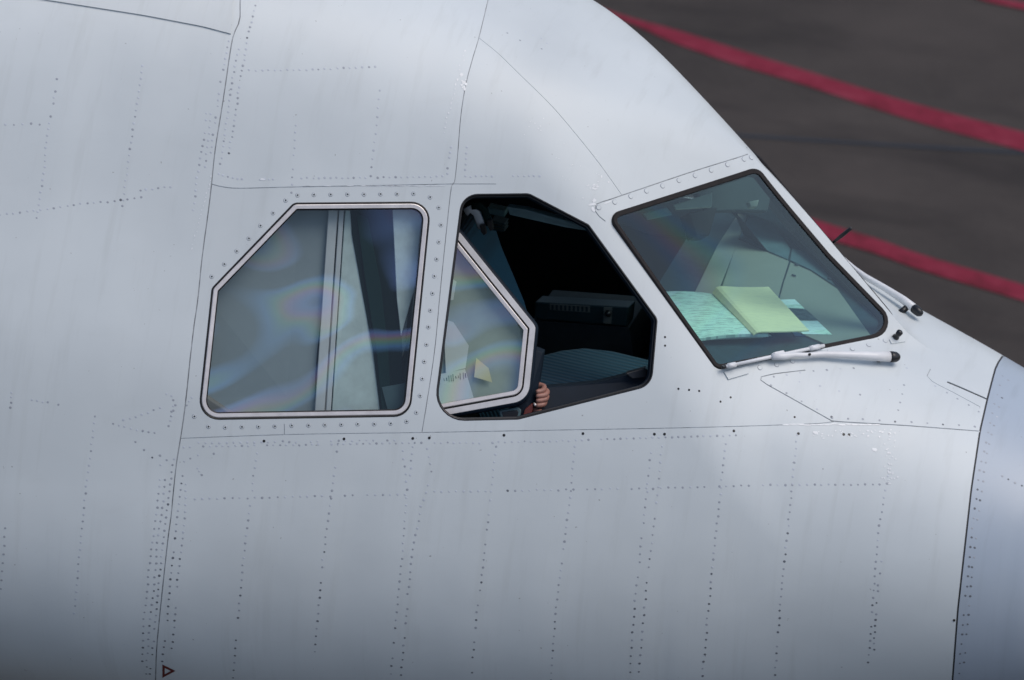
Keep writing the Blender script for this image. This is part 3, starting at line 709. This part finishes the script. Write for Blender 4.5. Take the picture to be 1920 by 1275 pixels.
# ======================= windows =======================================================================
SC = [MT['hull'], MT['rivet_b'], MT['bolt']]
def fixed_window(fr):
    # seal outside, pressed metal ring inside it
    ring = loft('side_window', fr, [(0.0050, -0.004), (0.0062, 0.0012), (0.0085, 0.0022), (0.0190, 0.0012), (0.0200, -0.004)], MT['alu'], plane)
    loft('seal', fr, [(-0.0005, -0.010), (-0.0005, 0.0004), (0.0020, 0.0012), (0.0052, -0.001), (0.0052, -0.012)], MT['rubber'], ring)
    loft('inner_seal', fr, [(0.0192, -0.003), (0.0205, -0.0012), (0.0235, -0.004), (0.0240, -0.03)], MT['rubber'], ring)
    pane('pane', fr, 0.0215, -0.0040, MT['pane_side'], ring)
    return ring
sw = fixed_window(fr_rear); sw['label'] = 'five-sided fixed rear cockpit side window'
for X, Y in [(535, 88), (610, 86), (687, 85), (764, 84), (840, 84), (916, 83), (992, 82), (1068, 81), (1144, 97), (1184, 145), (1194, 225), (1184, 303), (1174, 382), (1163, 460), (1155, 539), (1145, 617), (1136, 694), (1127, 775), (1117, 853), (1108, 932), (1098, 1010), (1081, 1087), (1036, 1128), (963, 1137), (887, 1140), (811, 1140), (736, 1142), (660, 1144), (585, 1146), (508, 1147), (430, 1150), (355, 1152), (279, 1153), (202, 1155), (125, 1152), (60, 1105), (140, 462), (198, 405), (255, 345), (311, 287), (364, 228), (422, 170), (480, 112)]:
    disc('screw', 340+X/2.452, 330+Y/2.452, 0.0074, SC, sw, star=True)
ws = loft('windscreen', fr_wind, [(-0.0010, -0.010), (-0.0010, 0.0006), (0.0030, 0.0040), (0.0145, 0.0032), (0.0172, -0.002), (0.0176, -0.03)], MT['brown'], plane); ws['label'] = 'large slanted starboard windscreen in a black rubber gasket'
pane('pane', fr_wind, 0.0160, -0.0012, MT['pane_wind'], ws)
for X, Y in [(115, 350), (197, 322), (278, 293), (358, 266), (440, 240), (523, 212), (605, 187), (687, 160), (770, 132), (853, 105), (890, 97), (775, 1195), (865, 1178), (935, 1165), (1020, 1150), (1100, 1132), (1290, 1082), (1405, 1070), (1488, 1050), (1572, 1028)]:
    disc('bolt', 1080+X/2.712, 260+Y/2.712, 0.0088, [MT['hull'], MT['rivet_b']], ws, h=0.0016)
# port-side twins, mirrored
def mirror_of(o, parent):
    c = o.copy(); col.objects.link(c); c.parent = parent; c.scale = (1, -1, 1) if parent is plane else (1, 1, 1); return c
for src in (sw, ws):
    t = mirror_of(src, plane); t['label'] = 'far-side twin of the '+('rear side window' if src is sw else 'windscreen')
    for ch in list(src.children):
        if ch.name.split('.')[0] not in ('screw', 'bolt'): mirror_of(ch, t)
ps = loft('sliding_window', fr_open, [(0.0, -0.010), (0.0, 0.0), (0.02, 0.001), (0.022, -0.004)], MT['metal'], plane); ps.scale = (1, -1, 1); ps['label'] = 'closed far-side sliding window'
pp = pane('pane', fr_open, 0.021, -0.003, MT['pane_slide'], ps)
# the open aperture: thick dark reveal
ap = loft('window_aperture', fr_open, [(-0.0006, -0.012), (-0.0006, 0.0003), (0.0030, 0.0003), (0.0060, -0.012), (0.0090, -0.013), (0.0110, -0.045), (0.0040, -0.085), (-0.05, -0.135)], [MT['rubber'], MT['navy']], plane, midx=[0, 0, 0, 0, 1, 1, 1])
# the sliding window itself, drawn back and in
SLIDE = rounded([(1005, 612), (991, 751), (742, 796), (586, 797), (626, 366), (764, 372), (864, 437)], [16, 36, 14, 20, 24, 20, 16], 8)
fr_sl = window_frame_axes(densify(SLIDE, 22), -0.075)
H0 = -0.075
sld = loft('sliding_window', fr_sl, [(0.0, H0-0.02), (0.0, H0-0.002), (0.002, H0), (0.0195, H0), (0.0215, H0-0.004), (0.0245, H0-0.006), (0.0255, H0-0.001), (0.0275, H0), (0.0375, H0-0.001), (0.0385, H0-0.006)], [MT['metal'], MT['rubber'], MT['alu']], plane, midx=[0, 0, 0, 1, 1, 2, 2, 2, 2])
sld['label'] = 'open starboard sliding window drawn back behind the pillar'
loft('seal', fr_sl, [(0.001, H0-0.001), (-0.004, H0-0.004), (-0.008, H0-0.008), (-0.011, H0-0.018), (-0.010, H0-0.030), (0.0, H0-0.032)], MT['navy'], sld)
loft('inner_frame', fr_sl, [(0.0, H0-0.030), (-0.002, H0-0.055), (0.02, H0-0.058), (0.037, H0-0.05), (0.039, H0-0.007)], [MT['grey_in']], sld)
pane('pane', fr_sl, 0.038, H0-0.006, MT['pane_slide'], sld)
def inpt(px, py, d): return hp(px, py, -d)
# ======================= wipers and small fittings =====================================================
def wp(px, py, h): return on_plane(px, py, POST_TOP+NW*h, NW)
def wiper(blade, arm, joint, side):
    a = np.array(blade[0]); b = np.array(blade[1]); mid = np.array(joint)
    root = tube('windscreen_wiper', arm, [(0.011, 0.008), (0.012, 0.010), (0.0085, 0.0075), (0.0085, 0.0075), (0.0115, 0.010), (0.0125, 0.011), (0.0160, 0.0135), (0.0178, 0.0150)][:len(arm)], MT['white'], plane, 12, NW)
    d = unit(b-a)
    tube('blade_rail', [a, a+(b-a)*0.5, b], [0.0058, 0.0062, 0.0058], MT['white'], root, 8, NW)
    tube('blade_rubber', [a-NW*0.009+d*0.004, (a+b)/2-NW*0.010, b-NW*0.009-d*0.02], [(0.0045, 0.010)]*3, MT['rubber'], root, 8, NW)
    tube('blade_end', [a-d*0.010, a+d*0.004], [0.005, 0.0065], MT['black'], root, 8, NW)
    for s, L in ((0.07, 0.030), (0.90, 0.040)):
        c = a+(b-a)*s
        tube('clip', [c-d*L/2+NW*0.002, c+d*L/2+NW*0.002], [(0.0085, 0.0075)]*2, MT['white'], root, 8, NW)
    u = unit(np.cross(NW, d)); c = mid
    prism('arm_head', [c-d*0.022-u*0.010-NW*0.010, c+d*0.022-u*0.008-NW*0.010, c+d*0.020+u*0.011-NW*0.010, c-d*0.020+u*0.011-NW*0.010], NW*0.020, MT['white'], root, 0.004)
    e = np.array(arm[-1]); t = unit(e-np.array(arm[-2]))
    tube('pivot_cap', [e-t*0.006, e+t*0.004, e+t*0.018, e+t*0.028, e+t*0.032], [(0.0182, 0.0155), (0.0188, 0.0162), (0.017, 0.015), (0.011, 0.010), (0.004, 0.004)], MT['black'], root, 12, NW)
    tube('pivot_pin', [e-t*0.03-NW*0.012, e-t*0.03-NW*0.05], [0.010, 0.012], MT['black'], root, 10, (1, 0, 0))
    s = np.array(arm[3]); tube('arm_screw', [s+NW*0.004, s+NW*0.0125], [0.0045, 0.004], MT['bolt'], root, 8, (1, 0, 0))
    return root
B0, B1 = wp(1358, 688, 0.020), wp(1545, 648, 0.020)
arm_px = [(1448, 669, 0.028), (1470, 668, 0.030), (1490, 665.5, 0.033), (1515, 666, 0.037), (1545, 664, 0.042), (1585, 665, 0.062), (1640, 668, 0.058), (1671, 669, 0.052)]
arm = [wp(x, y, h) if x < 1560 else hp(x, y, 0.035 if x < 1600 else 0.030) for x, y, h in arm_px]
arm[5] = (arm[4]+arm[6])/2+NW*0.002
w1 = wiper((B0, B1), arm, wp(1460, 665.5, 0.024), 1); w1['label'] = 'white wiper arm lying along the lower edge of the windscreen'
w2 = w1.copy(); col.objects.link(w2); w2.parent = plane; w2.scale = (1, -1, 1); w2['label'] = 'far-side wiper arm with a black cap'
for ch in list(w1.children):
    c = ch.copy(); col.objects.link(c); c.parent = w2
# ball-headed rain-repellent nozzle and its foot, standing probe beyond the centre post
q = hp(1678, 634, 0.0); qn = normal(q[None])[0]
nz = tube('spray_nozzle', [q-qn*0.002, q+qn*0.010, q+qn*0.016, q+qn*0.022, q+qn*0.034, q+qn*0.040], [0.013, 0.011, 0.007, 0.010, 0.011, 0.005], MT['black'], plane, 12, (1, 0, 0))
q = hp(1641, 503, 0.0)
a = wp(1566, 448, 0.02)+np.array([0.0, 0.06, 0.0]); a2 = a-CF*0.0
st0 = np.array([0.0, 0.0, 0.0])
base = on_plane(1568, 450, np.array([0, 0.045, 0]), np.array([0, 1.0, 0])); tip = on_plane(1597, 427, np.array([0, 0.045, 0]), np.array([0, 1.0, 0]))
ice = tube('ice_probe', [base-(tip-base)*0.25, base, base+(tip-base)*0.3, base+(tip-base)*0.55, tip-(tip-base)*0.06, tip], [0.004, 0.0048, 0.0065, 0.0065, 0.0058, 0.003], MT['black'], plane, 10, (0, 1, 0))
# clamp plate at the lower outer corner of the windscreen and the triangular one by the nozzle
overlay('corner_plate', [(1358, 697), (1402, 686), (1408, 693), (1404, 700), (1366, 711)], 0.005, MT['hull'], plane, 8)
overlay('corner_plate', [(1686, 622), (1698, 640), (1672, 644), (1668, 636)], 0.004, MT['hull'], plane, 8)
# ======================= inside the cockpit ============================================================
cx = np.r_[np.arange(-2.25, 1.0, 0.09)]; ct = np.radians(np.r_[np.arange(-90, 270, 4.5), 269.9])
def hole_px(poly, h=-0.13):
    return to_param(hps(densify(np.asarray(poly, float), 30), h))
big = hole_px([(545, 372), (820, 368), (1000, 352), (1115, 412), (1245, 598), (1238, 735), (985, 806), (800, 806), (440, 806), (372, 742), (398, 530)])
wl = hole_px([(1128, 398), (1414, 306), (1640, 570), (1690, 645), (1340, 715)])
lh = []
for q in (big, wl): lh += [q, np.stack([q[:, 0], math.pi*KT-q[:, 1]], -1)]
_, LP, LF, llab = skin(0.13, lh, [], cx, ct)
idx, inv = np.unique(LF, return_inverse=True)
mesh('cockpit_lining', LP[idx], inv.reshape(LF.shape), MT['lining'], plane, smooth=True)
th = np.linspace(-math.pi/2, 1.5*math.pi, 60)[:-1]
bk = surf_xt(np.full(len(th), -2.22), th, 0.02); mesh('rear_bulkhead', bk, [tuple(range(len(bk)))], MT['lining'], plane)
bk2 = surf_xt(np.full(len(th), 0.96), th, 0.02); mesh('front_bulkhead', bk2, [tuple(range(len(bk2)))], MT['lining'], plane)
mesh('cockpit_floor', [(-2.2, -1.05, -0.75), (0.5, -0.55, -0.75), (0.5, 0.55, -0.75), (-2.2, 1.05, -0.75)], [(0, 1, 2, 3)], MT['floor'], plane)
# ---- glareshield deck under the windscreen
DZ = wp(1345, 690, 0)[2]-0.055
def deck(px, py, z=0.0): return on_plane(px, py, np.array([0, 0, DZ+z]), np.array([0, 0, 1.0]))
dk = [deck(1180, 545), deck(1330, 660), deck(1352, 706), deck(1560, 668), deck(1720, 640)]
dm = [np.array([p[0], p[1], p[2]]) for p in dk]
# plan outline of the deck: straight aft edge, sides following the hull
xa = min(deck(1306, 629)[0], deck(1238, 547)[0])-0.02
outl = []
for x in np.linspace(xa, 0.50, 9):
    lo, hi = 0.0, 1.6
    for _ in range(30):
        m = (lo+hi)/2
        if field(np.array([[x, -m, DZ]]))[0] < -0.035: lo = m
        else: hi = m
    outl.append((x, lo))
dA, dB = deck(1229, 541), deck(1299, 634); xc = deck(1336, 682)[0]
pts = [np.array([dA[0], dA[1], DZ]), np.array([dB[0], dB[1], DZ])]+[np.array([x, -w, DZ]) for x, w in outl if x > xc]+[np.array([x, w, DZ]) for x, w in outl[::-1] if x > dA[0]+0.02]+[np.array([dA[0], 0.9, DZ])]
gsh = prism('glareshield', pts, (0, 0, -0.07), MT['deck'], plane)
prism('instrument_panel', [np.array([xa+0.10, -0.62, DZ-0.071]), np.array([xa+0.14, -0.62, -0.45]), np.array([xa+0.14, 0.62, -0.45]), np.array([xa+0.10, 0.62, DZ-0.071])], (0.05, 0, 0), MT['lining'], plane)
# ---- the far-side lining seen through the windscreen: separate pale panels with open joints
def panelpx(poly, mat, h=0.006, name='glareshield_panel', t=0.006):
    return prism(name, [deck(x, y, h) for x, y in poly], (0, 0, -t), mat, gsh, 0.0015, 1)
panelpx([(1385, 398), (1401, 404), (1376, 472), (1350, 536), (1336, 585), (1290, 585), (1302, 548), (1330, 490), (1346, 458)], MT['beige'])
panelpx([(1404, 405), (1440, 402), (1482, 466), (1477, 486), (1440, 470), (1405, 453), (1386, 445)], MT['slate'])
panelpx([(1384, 448), (1404, 456), (1440, 473), (1479, 489), (1466, 530), (1448, 600), (1339, 590), (1354, 536)], MT['beige'])
panelpx([(1482, 491), (1520, 508), (1570, 541), (1612, 600), (1640, 638), (1560, 650), (1450, 602), (1469, 530)], MT['beige'])
panelpx([(1485, 466), (1508, 470), (1545, 505), (1566, 535), (1520, 505), (1481, 487)], MT['slate'])
def lp(px, py, h=0.0): return deck(px, py, 0.008+h)
for x, y in ((1490, 495), (1485, 515), (1552, 521)): tube('panel_latch', [lp(x, y, 0.002), lp(x+7, y+2, 0.003)], [0.003, 0.003], MT['ink'], gsh, 6)
# overhead sun visors and brackets behind the upper edge of the windscreen
def ov(px, py, d=0.22): return on_plane(px, py, POST_TOP-NW*d, NW)
prism('sun_visor', [ov(1262, 384), (ov(1336, 360)), ov(1336, 388), ov(1268, 393)], -NW*0.012, MT['beige'], plane, 0.003)
prism('sun_visor', [ov(1205, 400), ov(1250, 388), ov(1262, 402), ov(1215, 412)], -NW*0.012, MT['teal_in'], plane, 0.003)
prism('overhead_bracket', [ov(1292, 398, 0.3), ov(1346, 388, 0.3), ov(1334, 430, 0.3), ov(1330, 442, 0.3), ov(1306, 442, 0.3)], -NW*0.06, MT['brown'], plane, 0.004)
prism('overhead_panel', [ov(1300, 350, 0.34), ov(1420, 312, 0.34), ov(1450, 350, 0.34), ov(1440, 396, 0.34), ov(1390, 394, 0.34), ov(1330, 396, 0.34)], -NW*0.03, MT['lining'], plane, 0.004)
prism('overhead_bracket', [ov(1404, 378, 0.15), ov(1424, 374, 0.15), ov(1420, 388, 0.15), ov(1408, 388, 0.15)], -NW*0.02, MT['beige'], plane, 0.003)
# ---- centre pedestal, sill ledge, ceiling rail seen through the open window
def yp(px, py, y): return on_plane(px, py, np.array([0, y, 0]), np.array([0, 1.0, 0]))
YC = 0.05
ped = prism('centre_pedestal', [yp(1003, 566, YC), yp(1178, 576, YC), yp(1174, 612, YC), yp(1001, 598, YC)], (0, 0.10, -0.02), MT['ped'], plane, 0.004)
lb = prism('engraved_label', [yp(1031, 569.5, YC-0.004), yp(1106, 574, YC-0.004), yp(1106, 586, YC-0.004), yp(1031, 581, YC-0.004)], (0, 0.002, 0), MT['label'], ped)
kb = prism('selector_plate', [yp(1132, 576, YC-0.004), yp(1148, 577, YC-0.004), yp(1146, 607, YC-0.004), yp(1131, 606, YC-0.004)], (0, 0.002, 0), MT['label'], ped)
tube('selector_knob', [yp(1140, 588, YC-0.004), yp(1140, 588, YC-0.03)], [0.012, 0.010], MT['black'], ped, 12, (0, 0, 1))
for k in range(9): prism('legend_mark', [yp(1034+k*8, 571.5+k*0.45, YC-0.0055), yp(1038+k*8, 571.8+k*0.45, YC-0.0055), yp(1038+k*8, 581+k*0.45, YC-0.0055), yp(1034+k*8, 580.6+k*0.45, YC-0.0055)], (0, 0.0012, 0), MT['ped'], ped)
prism('pedestal_side', [yp(998, 600, YC+0.02), yp(1180, 614, YC+0.02), yp(1190, 680, YC+0.02), yp(998, 680, YC+0.02)], (0, 0.26, 0), MT['lining'], plane, 0.004)
prism('ceiling_rail', [inpt(950, 388, 0.16), inpt(985, 393, 0.16), inpt(1100, 424, 0.14), inpt(1106, 434, 0.14), inpt(1060, 427, 0.16), inpt(955, 403, 0.18)], (0, 0.03, 0.0), MT['teal_in'], plane, 0.003)
prism('ceiling_fitting', [yp(914, 388, -0.25), yp(947, 396, -0.25), yp(946, 408, -0.25), yp(912, 400, -0.25)], (0, 0.04, 0.0), MT['teal_in'], plane, 0.003)
for k in range(3): prism('vent_slat', [yp(920, 414+k*7, -0.2), yp(946, 420+k*6, -0.2), yp(946, 423+k*6, -0.2), yp(920, 418+k*7, -0.2)], (0, 0.05, 0), MT['ped'], plane, 0.001, 1)
prism('sill_ledge', [inpt(1010, 728, 0.15), inpt(1120, 718, 0.15), inpt(1215, 694, 0.13), inpt(1235, 712, 0.13), inpt(1215, 760, 0.12), inpt(1000, 812, 0.12)], (-0.02, 0.06, -0.02), MT['navy'], plane, 0.004)
prism('sill_catch', [inpt(1172, 700, 0.12), inpt(1208, 690, 0.12), inpt(1214, 694, 0.12), inpt(1212, 708, 0.12), inpt(1186, 711, 0.12)], (0, 0.02, 0), MT['black'], plane, 0.003)
# what stands close behind the rear side window: a pale cabinet wall, rails, and added panels imitating bright and dark reflections
def close_panel(name, poly, d, mat, t=0.006):
    P = hps(np.asarray(poly, float), -d); nn = normal(P.mean(0)[None])[0]
    return prism(name, P, -nn*t, mat, plane, 0.0015, 1)
close_panel('cabinet_wall', [(372, 540), (548, 366), (619, 366), (589, 806), (350, 806)], 0.069, MT['cabinet'], 0.004)
for rail in ([(618, 366), (635, 366), (606, 806), (588, 806)], [(638, 366), (647, 366), (618, 806), (609, 806)]):
    close_panel('rear_rail', rail, 0.050, MT['bright_white'], 0.004).parent = sld
close_panel('glare_strip', [(649, 366), (668, 366), (700, 560), (735, 806), (620, 806)], 0.060, MT['pale_glare'])  # added pale panel standing in for the brighter double-pane reflection
close_panel('glare_wedge', [(735, 372), (812, 372), (800, 470), (772, 560), (752, 630), (744, 560)], 0.050, MT['pale_glare'])  # added pale wedge painting a reflection in the panes
close_panel('dark_band', [(655, 366), (735, 366), (744, 470), (752, 600), (760, 800), (716, 800), (700, 660), (678, 540), (660, 440)], 0.058, MT['shell'])  # added dark panel; covers the sliding pane's reflection in this strip
close_panel('dark_band_edge', [(668, 400), (690, 410), (715, 540), (728, 660), (735, 790), (718, 790), (706, 660), (684, 520)], 0.050, MT['shell2'], 0.004)  # greener strip on the added dark panel
prism('sill_trim', [inpt(372, 735, 0.06), inpt(442, 782, 0.06), inpt(440, 806, 0.06), inpt(368, 806, 0.06)], (0, 0.02, 0), MT['beige'], plane, 0.003)
close_panel('glare_backing', [(800, 440), (852, 440), (975, 600), (985, 640), (975, 735), (900, 765), (800, 785)], 0.112, MT['glare_back'], 0.004)  # added panel; its grey-green stands in for the sliding pane's reflection
# ---- window latch at the front lower corner of the sliding window
lt = prism('latch_housing', [inpt(1000, 655, 0.115), inpt(1018, 662, 0.13), inpt(1004, 758, 0.125), inpt(996, 788, 0.12), inpt(940, 795, 0.12), inpt(950, 770, 0.115), inpt(985, 752, 0.112), inpt(996, 725, 0.112)], (0, 0.03, 0), MT['navy'], sld, 0.003)
prism('latch_recess_rim', [inpt(936, 770, 0.112), inpt(972, 764, 0.112), inpt(977, 770, 0.112), inpt(974, 786, 0.112), inpt(940, 788, 0.112)], (0, 0.006, 0), MT['teal_in'], sld, 0.002)
prism('latch_recess', [inpt(941, 773, 0.1105), inpt(969, 769, 0.1105), inpt(972, 773, 0.1105), inpt(969, 784, 0.1105), inpt(944, 785, 0.1105)], (0, 0.004, 0), MT['black'], sld, 0.001)
tube('latch_pin', [inpt(1002, 757, 0.11), inpt(1004, 760, 0.10)], [0.005, 0.004], MT['alu'], sld, 8)
prism('latch_lever', [inpt(984, 768, 0.108), inpt(997, 757, 0.108), inpt(1000, 764, 0.108), inpt(994, 784, 0.108), inpt(978, 788, 0.108)], (0, 0.01, 0), MT['redmark'], sld, 0.002)
# ======================= things in the cockpit =========================================================
YS = hp(960, 560)[1]+0.24
seat = new_obj('pilot_seat', None, label='blue ribbed pilot seat seen through the open side window', cat='seat')
def sp(px, py, d=0.0): return yp(px, py, YS+d)
prism('backrest', [sp(x, y) for x, y in [(812, 486), (824, 478), (846, 478), (856, 486), (866, 510), (880, 553), (901, 602), (923, 655), (941, 713), (951, 763), (948, 800), (905, 800), (862, 720), (815, 620), (785, 530), (793, 498)]], (0, 0.40, 0.0), MT['seat'], seat, 0.012, 3)
zc = sp(1020, 720)[2]
def hz(px, py, z): return on_plane(px, py, np.array([0, 0, z]), np.array([0, 0, 1.0]))
cz = zc+0.02
prism('cushion', [hz(x, y, cz) for x, y in [(1000, 728), (1100, 730), (1225, 712), (1232, 676), (1150, 656), (1095, 650), (1050, 655), (1000, 668)]], (0, 0, -0.12), MT['cush'], seat, 0.015, 3)
prism('seat_pan', [hz(x, y, cz-0.121) for x, y in [(1000, 728), (1225, 712), (1228, 670), (1000, 672)]], (0, 0, -0.05), MT['shell'], seat)
tube('seat_post', [hz(1110, 700, cz-0.17), np.r_[hz(1110, 700, cz-0.17)[:2], -0.74]], [0.09, 0.12], MT['black'], seat, 12, (1, 0, 0))
def strap(pts, w, name, mat, d):
    P = [sp(x, y, d+0.002*i) for i, (x, y) in enumerate(pts)]
    bm = bmesh.new(); add_tube(bm, P, [(w, 0.003)]*len(P), 8, (0, 1, 0)); return bm_obj(name, bm, mat, seat, True)
strap([(872, 398), (882, 392), (893, 400), (899, 415), (904, 428)], 0.014, 'shoulder_strap', MT['belt'], -0.012)
strap([(884, 386), (900, 386), (909, 395), (914, 412), (918, 422)], 0.013, 'shoulder_strap', MT['shell'], -0.014)
for x, y in ((905, 432), (918, 424)):
    prism('buckle', [sp(x-6, y-10, -0.02), sp(x+4, y-12, -0.02), sp(x+7, y+6, -0.02), sp(x+2, y+10, -0.02), sp(x-4, y+2, -0.02)], (0, 0.012, 0), MT['black'], seat, 0.002)
# ---- papers on the glareshield
PD = unit(deck(1345, 552)-deck(1238, 547)); PANG = math.atan2(PD[1], PD[0])
def printed(name, base, lines):
    m, nt, b = nodemat(name); v = coords(nt)
    def rc(scale):
        g = N(nt, 'ShaderNodeNewGeometry'); r = N(nt, 'ShaderNodeMapping'); r.inputs['Rotation'].default_value = (0, 0, -PANG)
        q = N(nt, 'ShaderNodeMapping'); q.inputs['Scale'].default_value = scale
        nt.links.new(g.outputs['Position'], r.inputs[0]); nt.links.new(r.outputs[0], q.inputs[0]); return q.outputs[0]
    rows_ = noise(nt, rc((34, 330, 1)), 1.0, 2, 0.5); blk = noise(nt, rc((7, 12, 1)), 1.0, 0, 0.5)
    c = mixrgb(nt, maprange(nt, rows_, 0.52, 0.60, 0.0, lines), base, (0.20, 0.26, 0.28))
    if lines > 0.3: c = mixrgb(nt, maprange(nt, blk, 0.55, 0.57, 0.0, 0.5), c, (0.80, 0.82, 0.92))
    nt.links.new(c, b.inputs['Base Color']); b.inputs['Roughness'].default_value = 0.8; return m
MT['print'] = printed('printed_flight_log', (0.70, 0.84, 0.74), 0.55)
MT['ruled'] = printed('ruled_yellow_page', (0.93, 0.78, 0.50), 0.12)
def sheet(name, corners, z0, thick, mat, label, cat, bend=None, nx=10, ny=5, parent=None, grp=None):
    """bilinear sheet over the deck through four pixel corners (far-left, far-right, near-right, near-left); bend(u, v) adds height"""
    c = [deck(x, y, z0) for x, y in corners]; vs = []
    for lay in (0, 1):
        for j in range(ny+1):
            for i in range(nx+1):
                u, v = i/nx, j/ny
                p = (c[0]*(1-u)+c[1]*u)*(1-v)+(c[3]*(1-u)+c[2]*u)*v
                h = bend(u, v) if bend else 0.0
                vs.append(p+np.array([0, 0, h-(thick if lay else 0)]))
    n = (nx+1)*(ny+1); fs = []
    for j in range(ny):
        for i in range(nx):
            a = j*(nx+1)+i; q = (a, a+1, a+nx+2, a+nx+1); fs += [q, tuple(k+n for k in q[::-1])]
    edge = [i for i in range(nx+1)]+[j*(nx+1)+nx for j in range(1, ny+1)]+[ny*(nx+1)+i for i in range(nx-1, -1, -1)]+[j*(nx+1) for j in range(ny-1, 0, -1)]
    for k in range(len(edge)):
        a, b = edge[k], edge[(k+1) % len(edge)]; fs.append((a, a+n, b+n, b))
    bm_ = mesh(name, vs, fs, mat, parent, smooth=False, label=label, cat=cat, group=grp)
    bm = bmesh.new(); bm.from_mesh(bm_.data); bmesh.ops.recalc_face_normals(bm, faces=bm.faces[:]); bm.to_mesh(bm_.data); bm.free()
    return bm_
sheet('folder', [(1440, 553), (1507, 551), (1588, 628), (1490, 630)], 0.004, 0.003, MT['folder'], 'dark blue folder lying flat under the papers at the windscreen', 'folder')
sheet('loose_sheet', [(1452, 562), (1490, 561), (1560, 627), (1505, 626)], 0.008, 0.001, MT['print'], 'glossy loose sheet on the blue folder right of the yellow pad', 'paper')
ph = sheet('photo_card', [(1475, 577), (1510, 579), (1534, 600), (1497, 600)], 0.0105, 0.001, MT['sleeve_print'], 'dark picture card on the loose sheet right of the yellow pad', 'card')
sheet('flight_log', [(1238, 547), (1345, 552), (1440, 626), (1306, 629)], 0.040, 0.010, MT['print'], 'thick stack of printed pale green flight log sheets at the windscreen', 'paper', lambda u, v: 0.012*math.sin(math.pi*u)*0.5-0.012*max(0, v-0.8)*5*(1-u))
for k in range(4):
    o = sheet('log_page', [(1239+k*1.5, 549+k), (1345, 553+k), (1446-k*5, 629+k), (1307+k*3, 631+k*2)], 0.028-k*0.0062, 0.0022, MT['paper'], ['upper','second','third','lowest'][k]+' loose white page under the flight log stack', 'paper', None, 6, 3)
pad = sheet('writing_pad', [(1336, 548), (1441, 540), (1517, 618), (1413, 625)], 0.050, 0.004, MT['ruled'], 'pale yellow writing pad page folded over beside the flight log', 'writing pad', lambda u, v: (0.028*(1-math.exp(-u/0.05))*math.exp(-u/0.55)-0.010)*(1-0.55*v)+0.010*(1-v), 18, 6)
# ---- loose notes seen through the sliding pane
def note(name, poly, d, mat, label, cat):
    P = [inpt(x, y, d) for x, y in poly]; nn = normal(np.array(P).mean(0)[None])[0]
    return prism(name, P, -nn*0.0015, mat, None, label=label, cat=cat)
nt_ = note('note_sheet', [(812, 704), (872, 692), (890, 752), (818, 772)], 0.098, MT['paper'], 'white note with handwriting behind the lower corner of the sliding pane', 'paper')
for k in range(10):
    x = 832+k*4.4+random.uniform(-1, 1); y = 712-k*0.9; L = random.uniform(4, 15)
    w_ = random.uniform(0.7, 1.3)
    prism('handwriting', [inpt(x, y-L/2, 0.0965), inpt(x+w_, y-L/2, 0.0965), inpt(x+w_+1, y+L/2, 0.0965), inpt(x+1, y+L/2, 0.0965)], (0, 0.0006, 0), MT['ink'], nt_)
note('folded_card', [(893, 671), (916, 690), (923, 717), (889, 707)], 0.100, MT['yellow'], 'yellow folded card corner behind the middle of the sliding pane', 'card')
note('pale_sheet', [(832, 598), (850, 604), (879, 648), (873, 690), (836, 700)], 0.104, MT['paper'], 'tall pale folded sheet standing behind the left of the sliding pane', 'paper')
note('pale_card', [(836, 515), (856, 528), (850, 562), (830, 566)], 0.102, MT['paper'], 'small pale card high behind the left edge of the sliding pane', 'card')
note('green_card', [(716, 726), (772, 716), (770, 800), (735, 800)], 0.045, MT['teal_in'], 'dull green card in the lower right corner of the rear side window', 'card')
# ---- the hand on the latch
def hand():
    bm = bmesh.new(); sk = []
    def v(p, r): sk.append(r); return bm.verts.new(V(p))
    def pt(px, py, d): return inpt(px, py, d)
    wrist = v(pt(985, 792, 0.20), 0.028)
    palm = v(pt(998, 752, 0.165), 0.030); palm2 = v(pt(1003, 735, 0.155), 0.026)
    bm.edges.new((wrist, palm)); bm.edges.new((palm, palm2))
    prev = wrist
    for p, r in ((pt(960, 850, 0.26), 0.036), (pt(930, 920, 0.32), 0.042), (pt(905, 985, 0.36), 0.048)):
        q = v(p, r); bm.edges.new((prev, q)); prev = q
    ys_ = [(722, 0.80), (730, 1.12), (739, 1.08), (748, 0.88)]
    for y, L in ys_:
        a = v(pt(1005, y-2, 0.150), 0.0112); b = v(pt(1006+19*L, y+3, 0.132), 0.0104); c = v(pt(1006+15*L, y+11, 0.110), 0.0094); d = v(pt(1004, y+13, 0.102), 0.0080)
        bm.edges.new((palm2 if y < 740 else palm, a)); bm.edges.new((a, b)); bm.edges.new((b, c)); bm.edges.new((c, d))
    a = v(pt(998, 768, 0.135), 0.0120); b = v(pt(1010, 773, 0.118), 0.0112); c = v(pt(1017, 771, 0.108), 0.0092)
    bm.edges.new((palm, a)); bm.edges.new((a, b)); bm.edges.new((b, c))
    me = bpy.data.meshes.new('person'); bm.to_mesh(me); bm.free(); me.materials.append(MT['skin'])
    o = new_obj('person', me, None, label='hand of a person gripping the latch of the open sliding window', cat='person')
    m = o.modifiers.new('skin', 'SKIN'); m.use_smooth_shade = True
    if not me.skin_vertices: pass
    for i, sv in enumerate(me.skin_vertices[0].data): sv.radius = (sk[i], sk[i]); sv.use_root = (i == 1)
    s = o.modifiers.new('sub', 'SUBSURF'); s.levels = 2; s.render_levels = 2
    return o
pers = hand()
tube('sleeve', [inpt(966, 836, 0.25), inpt(958, 855, 0.262), inpt(930, 920, 0.32), inpt(900, 1000, 0.37)], [0.050, 0.052, 0.060, 0.066], MT['shirt'], pers, 14)
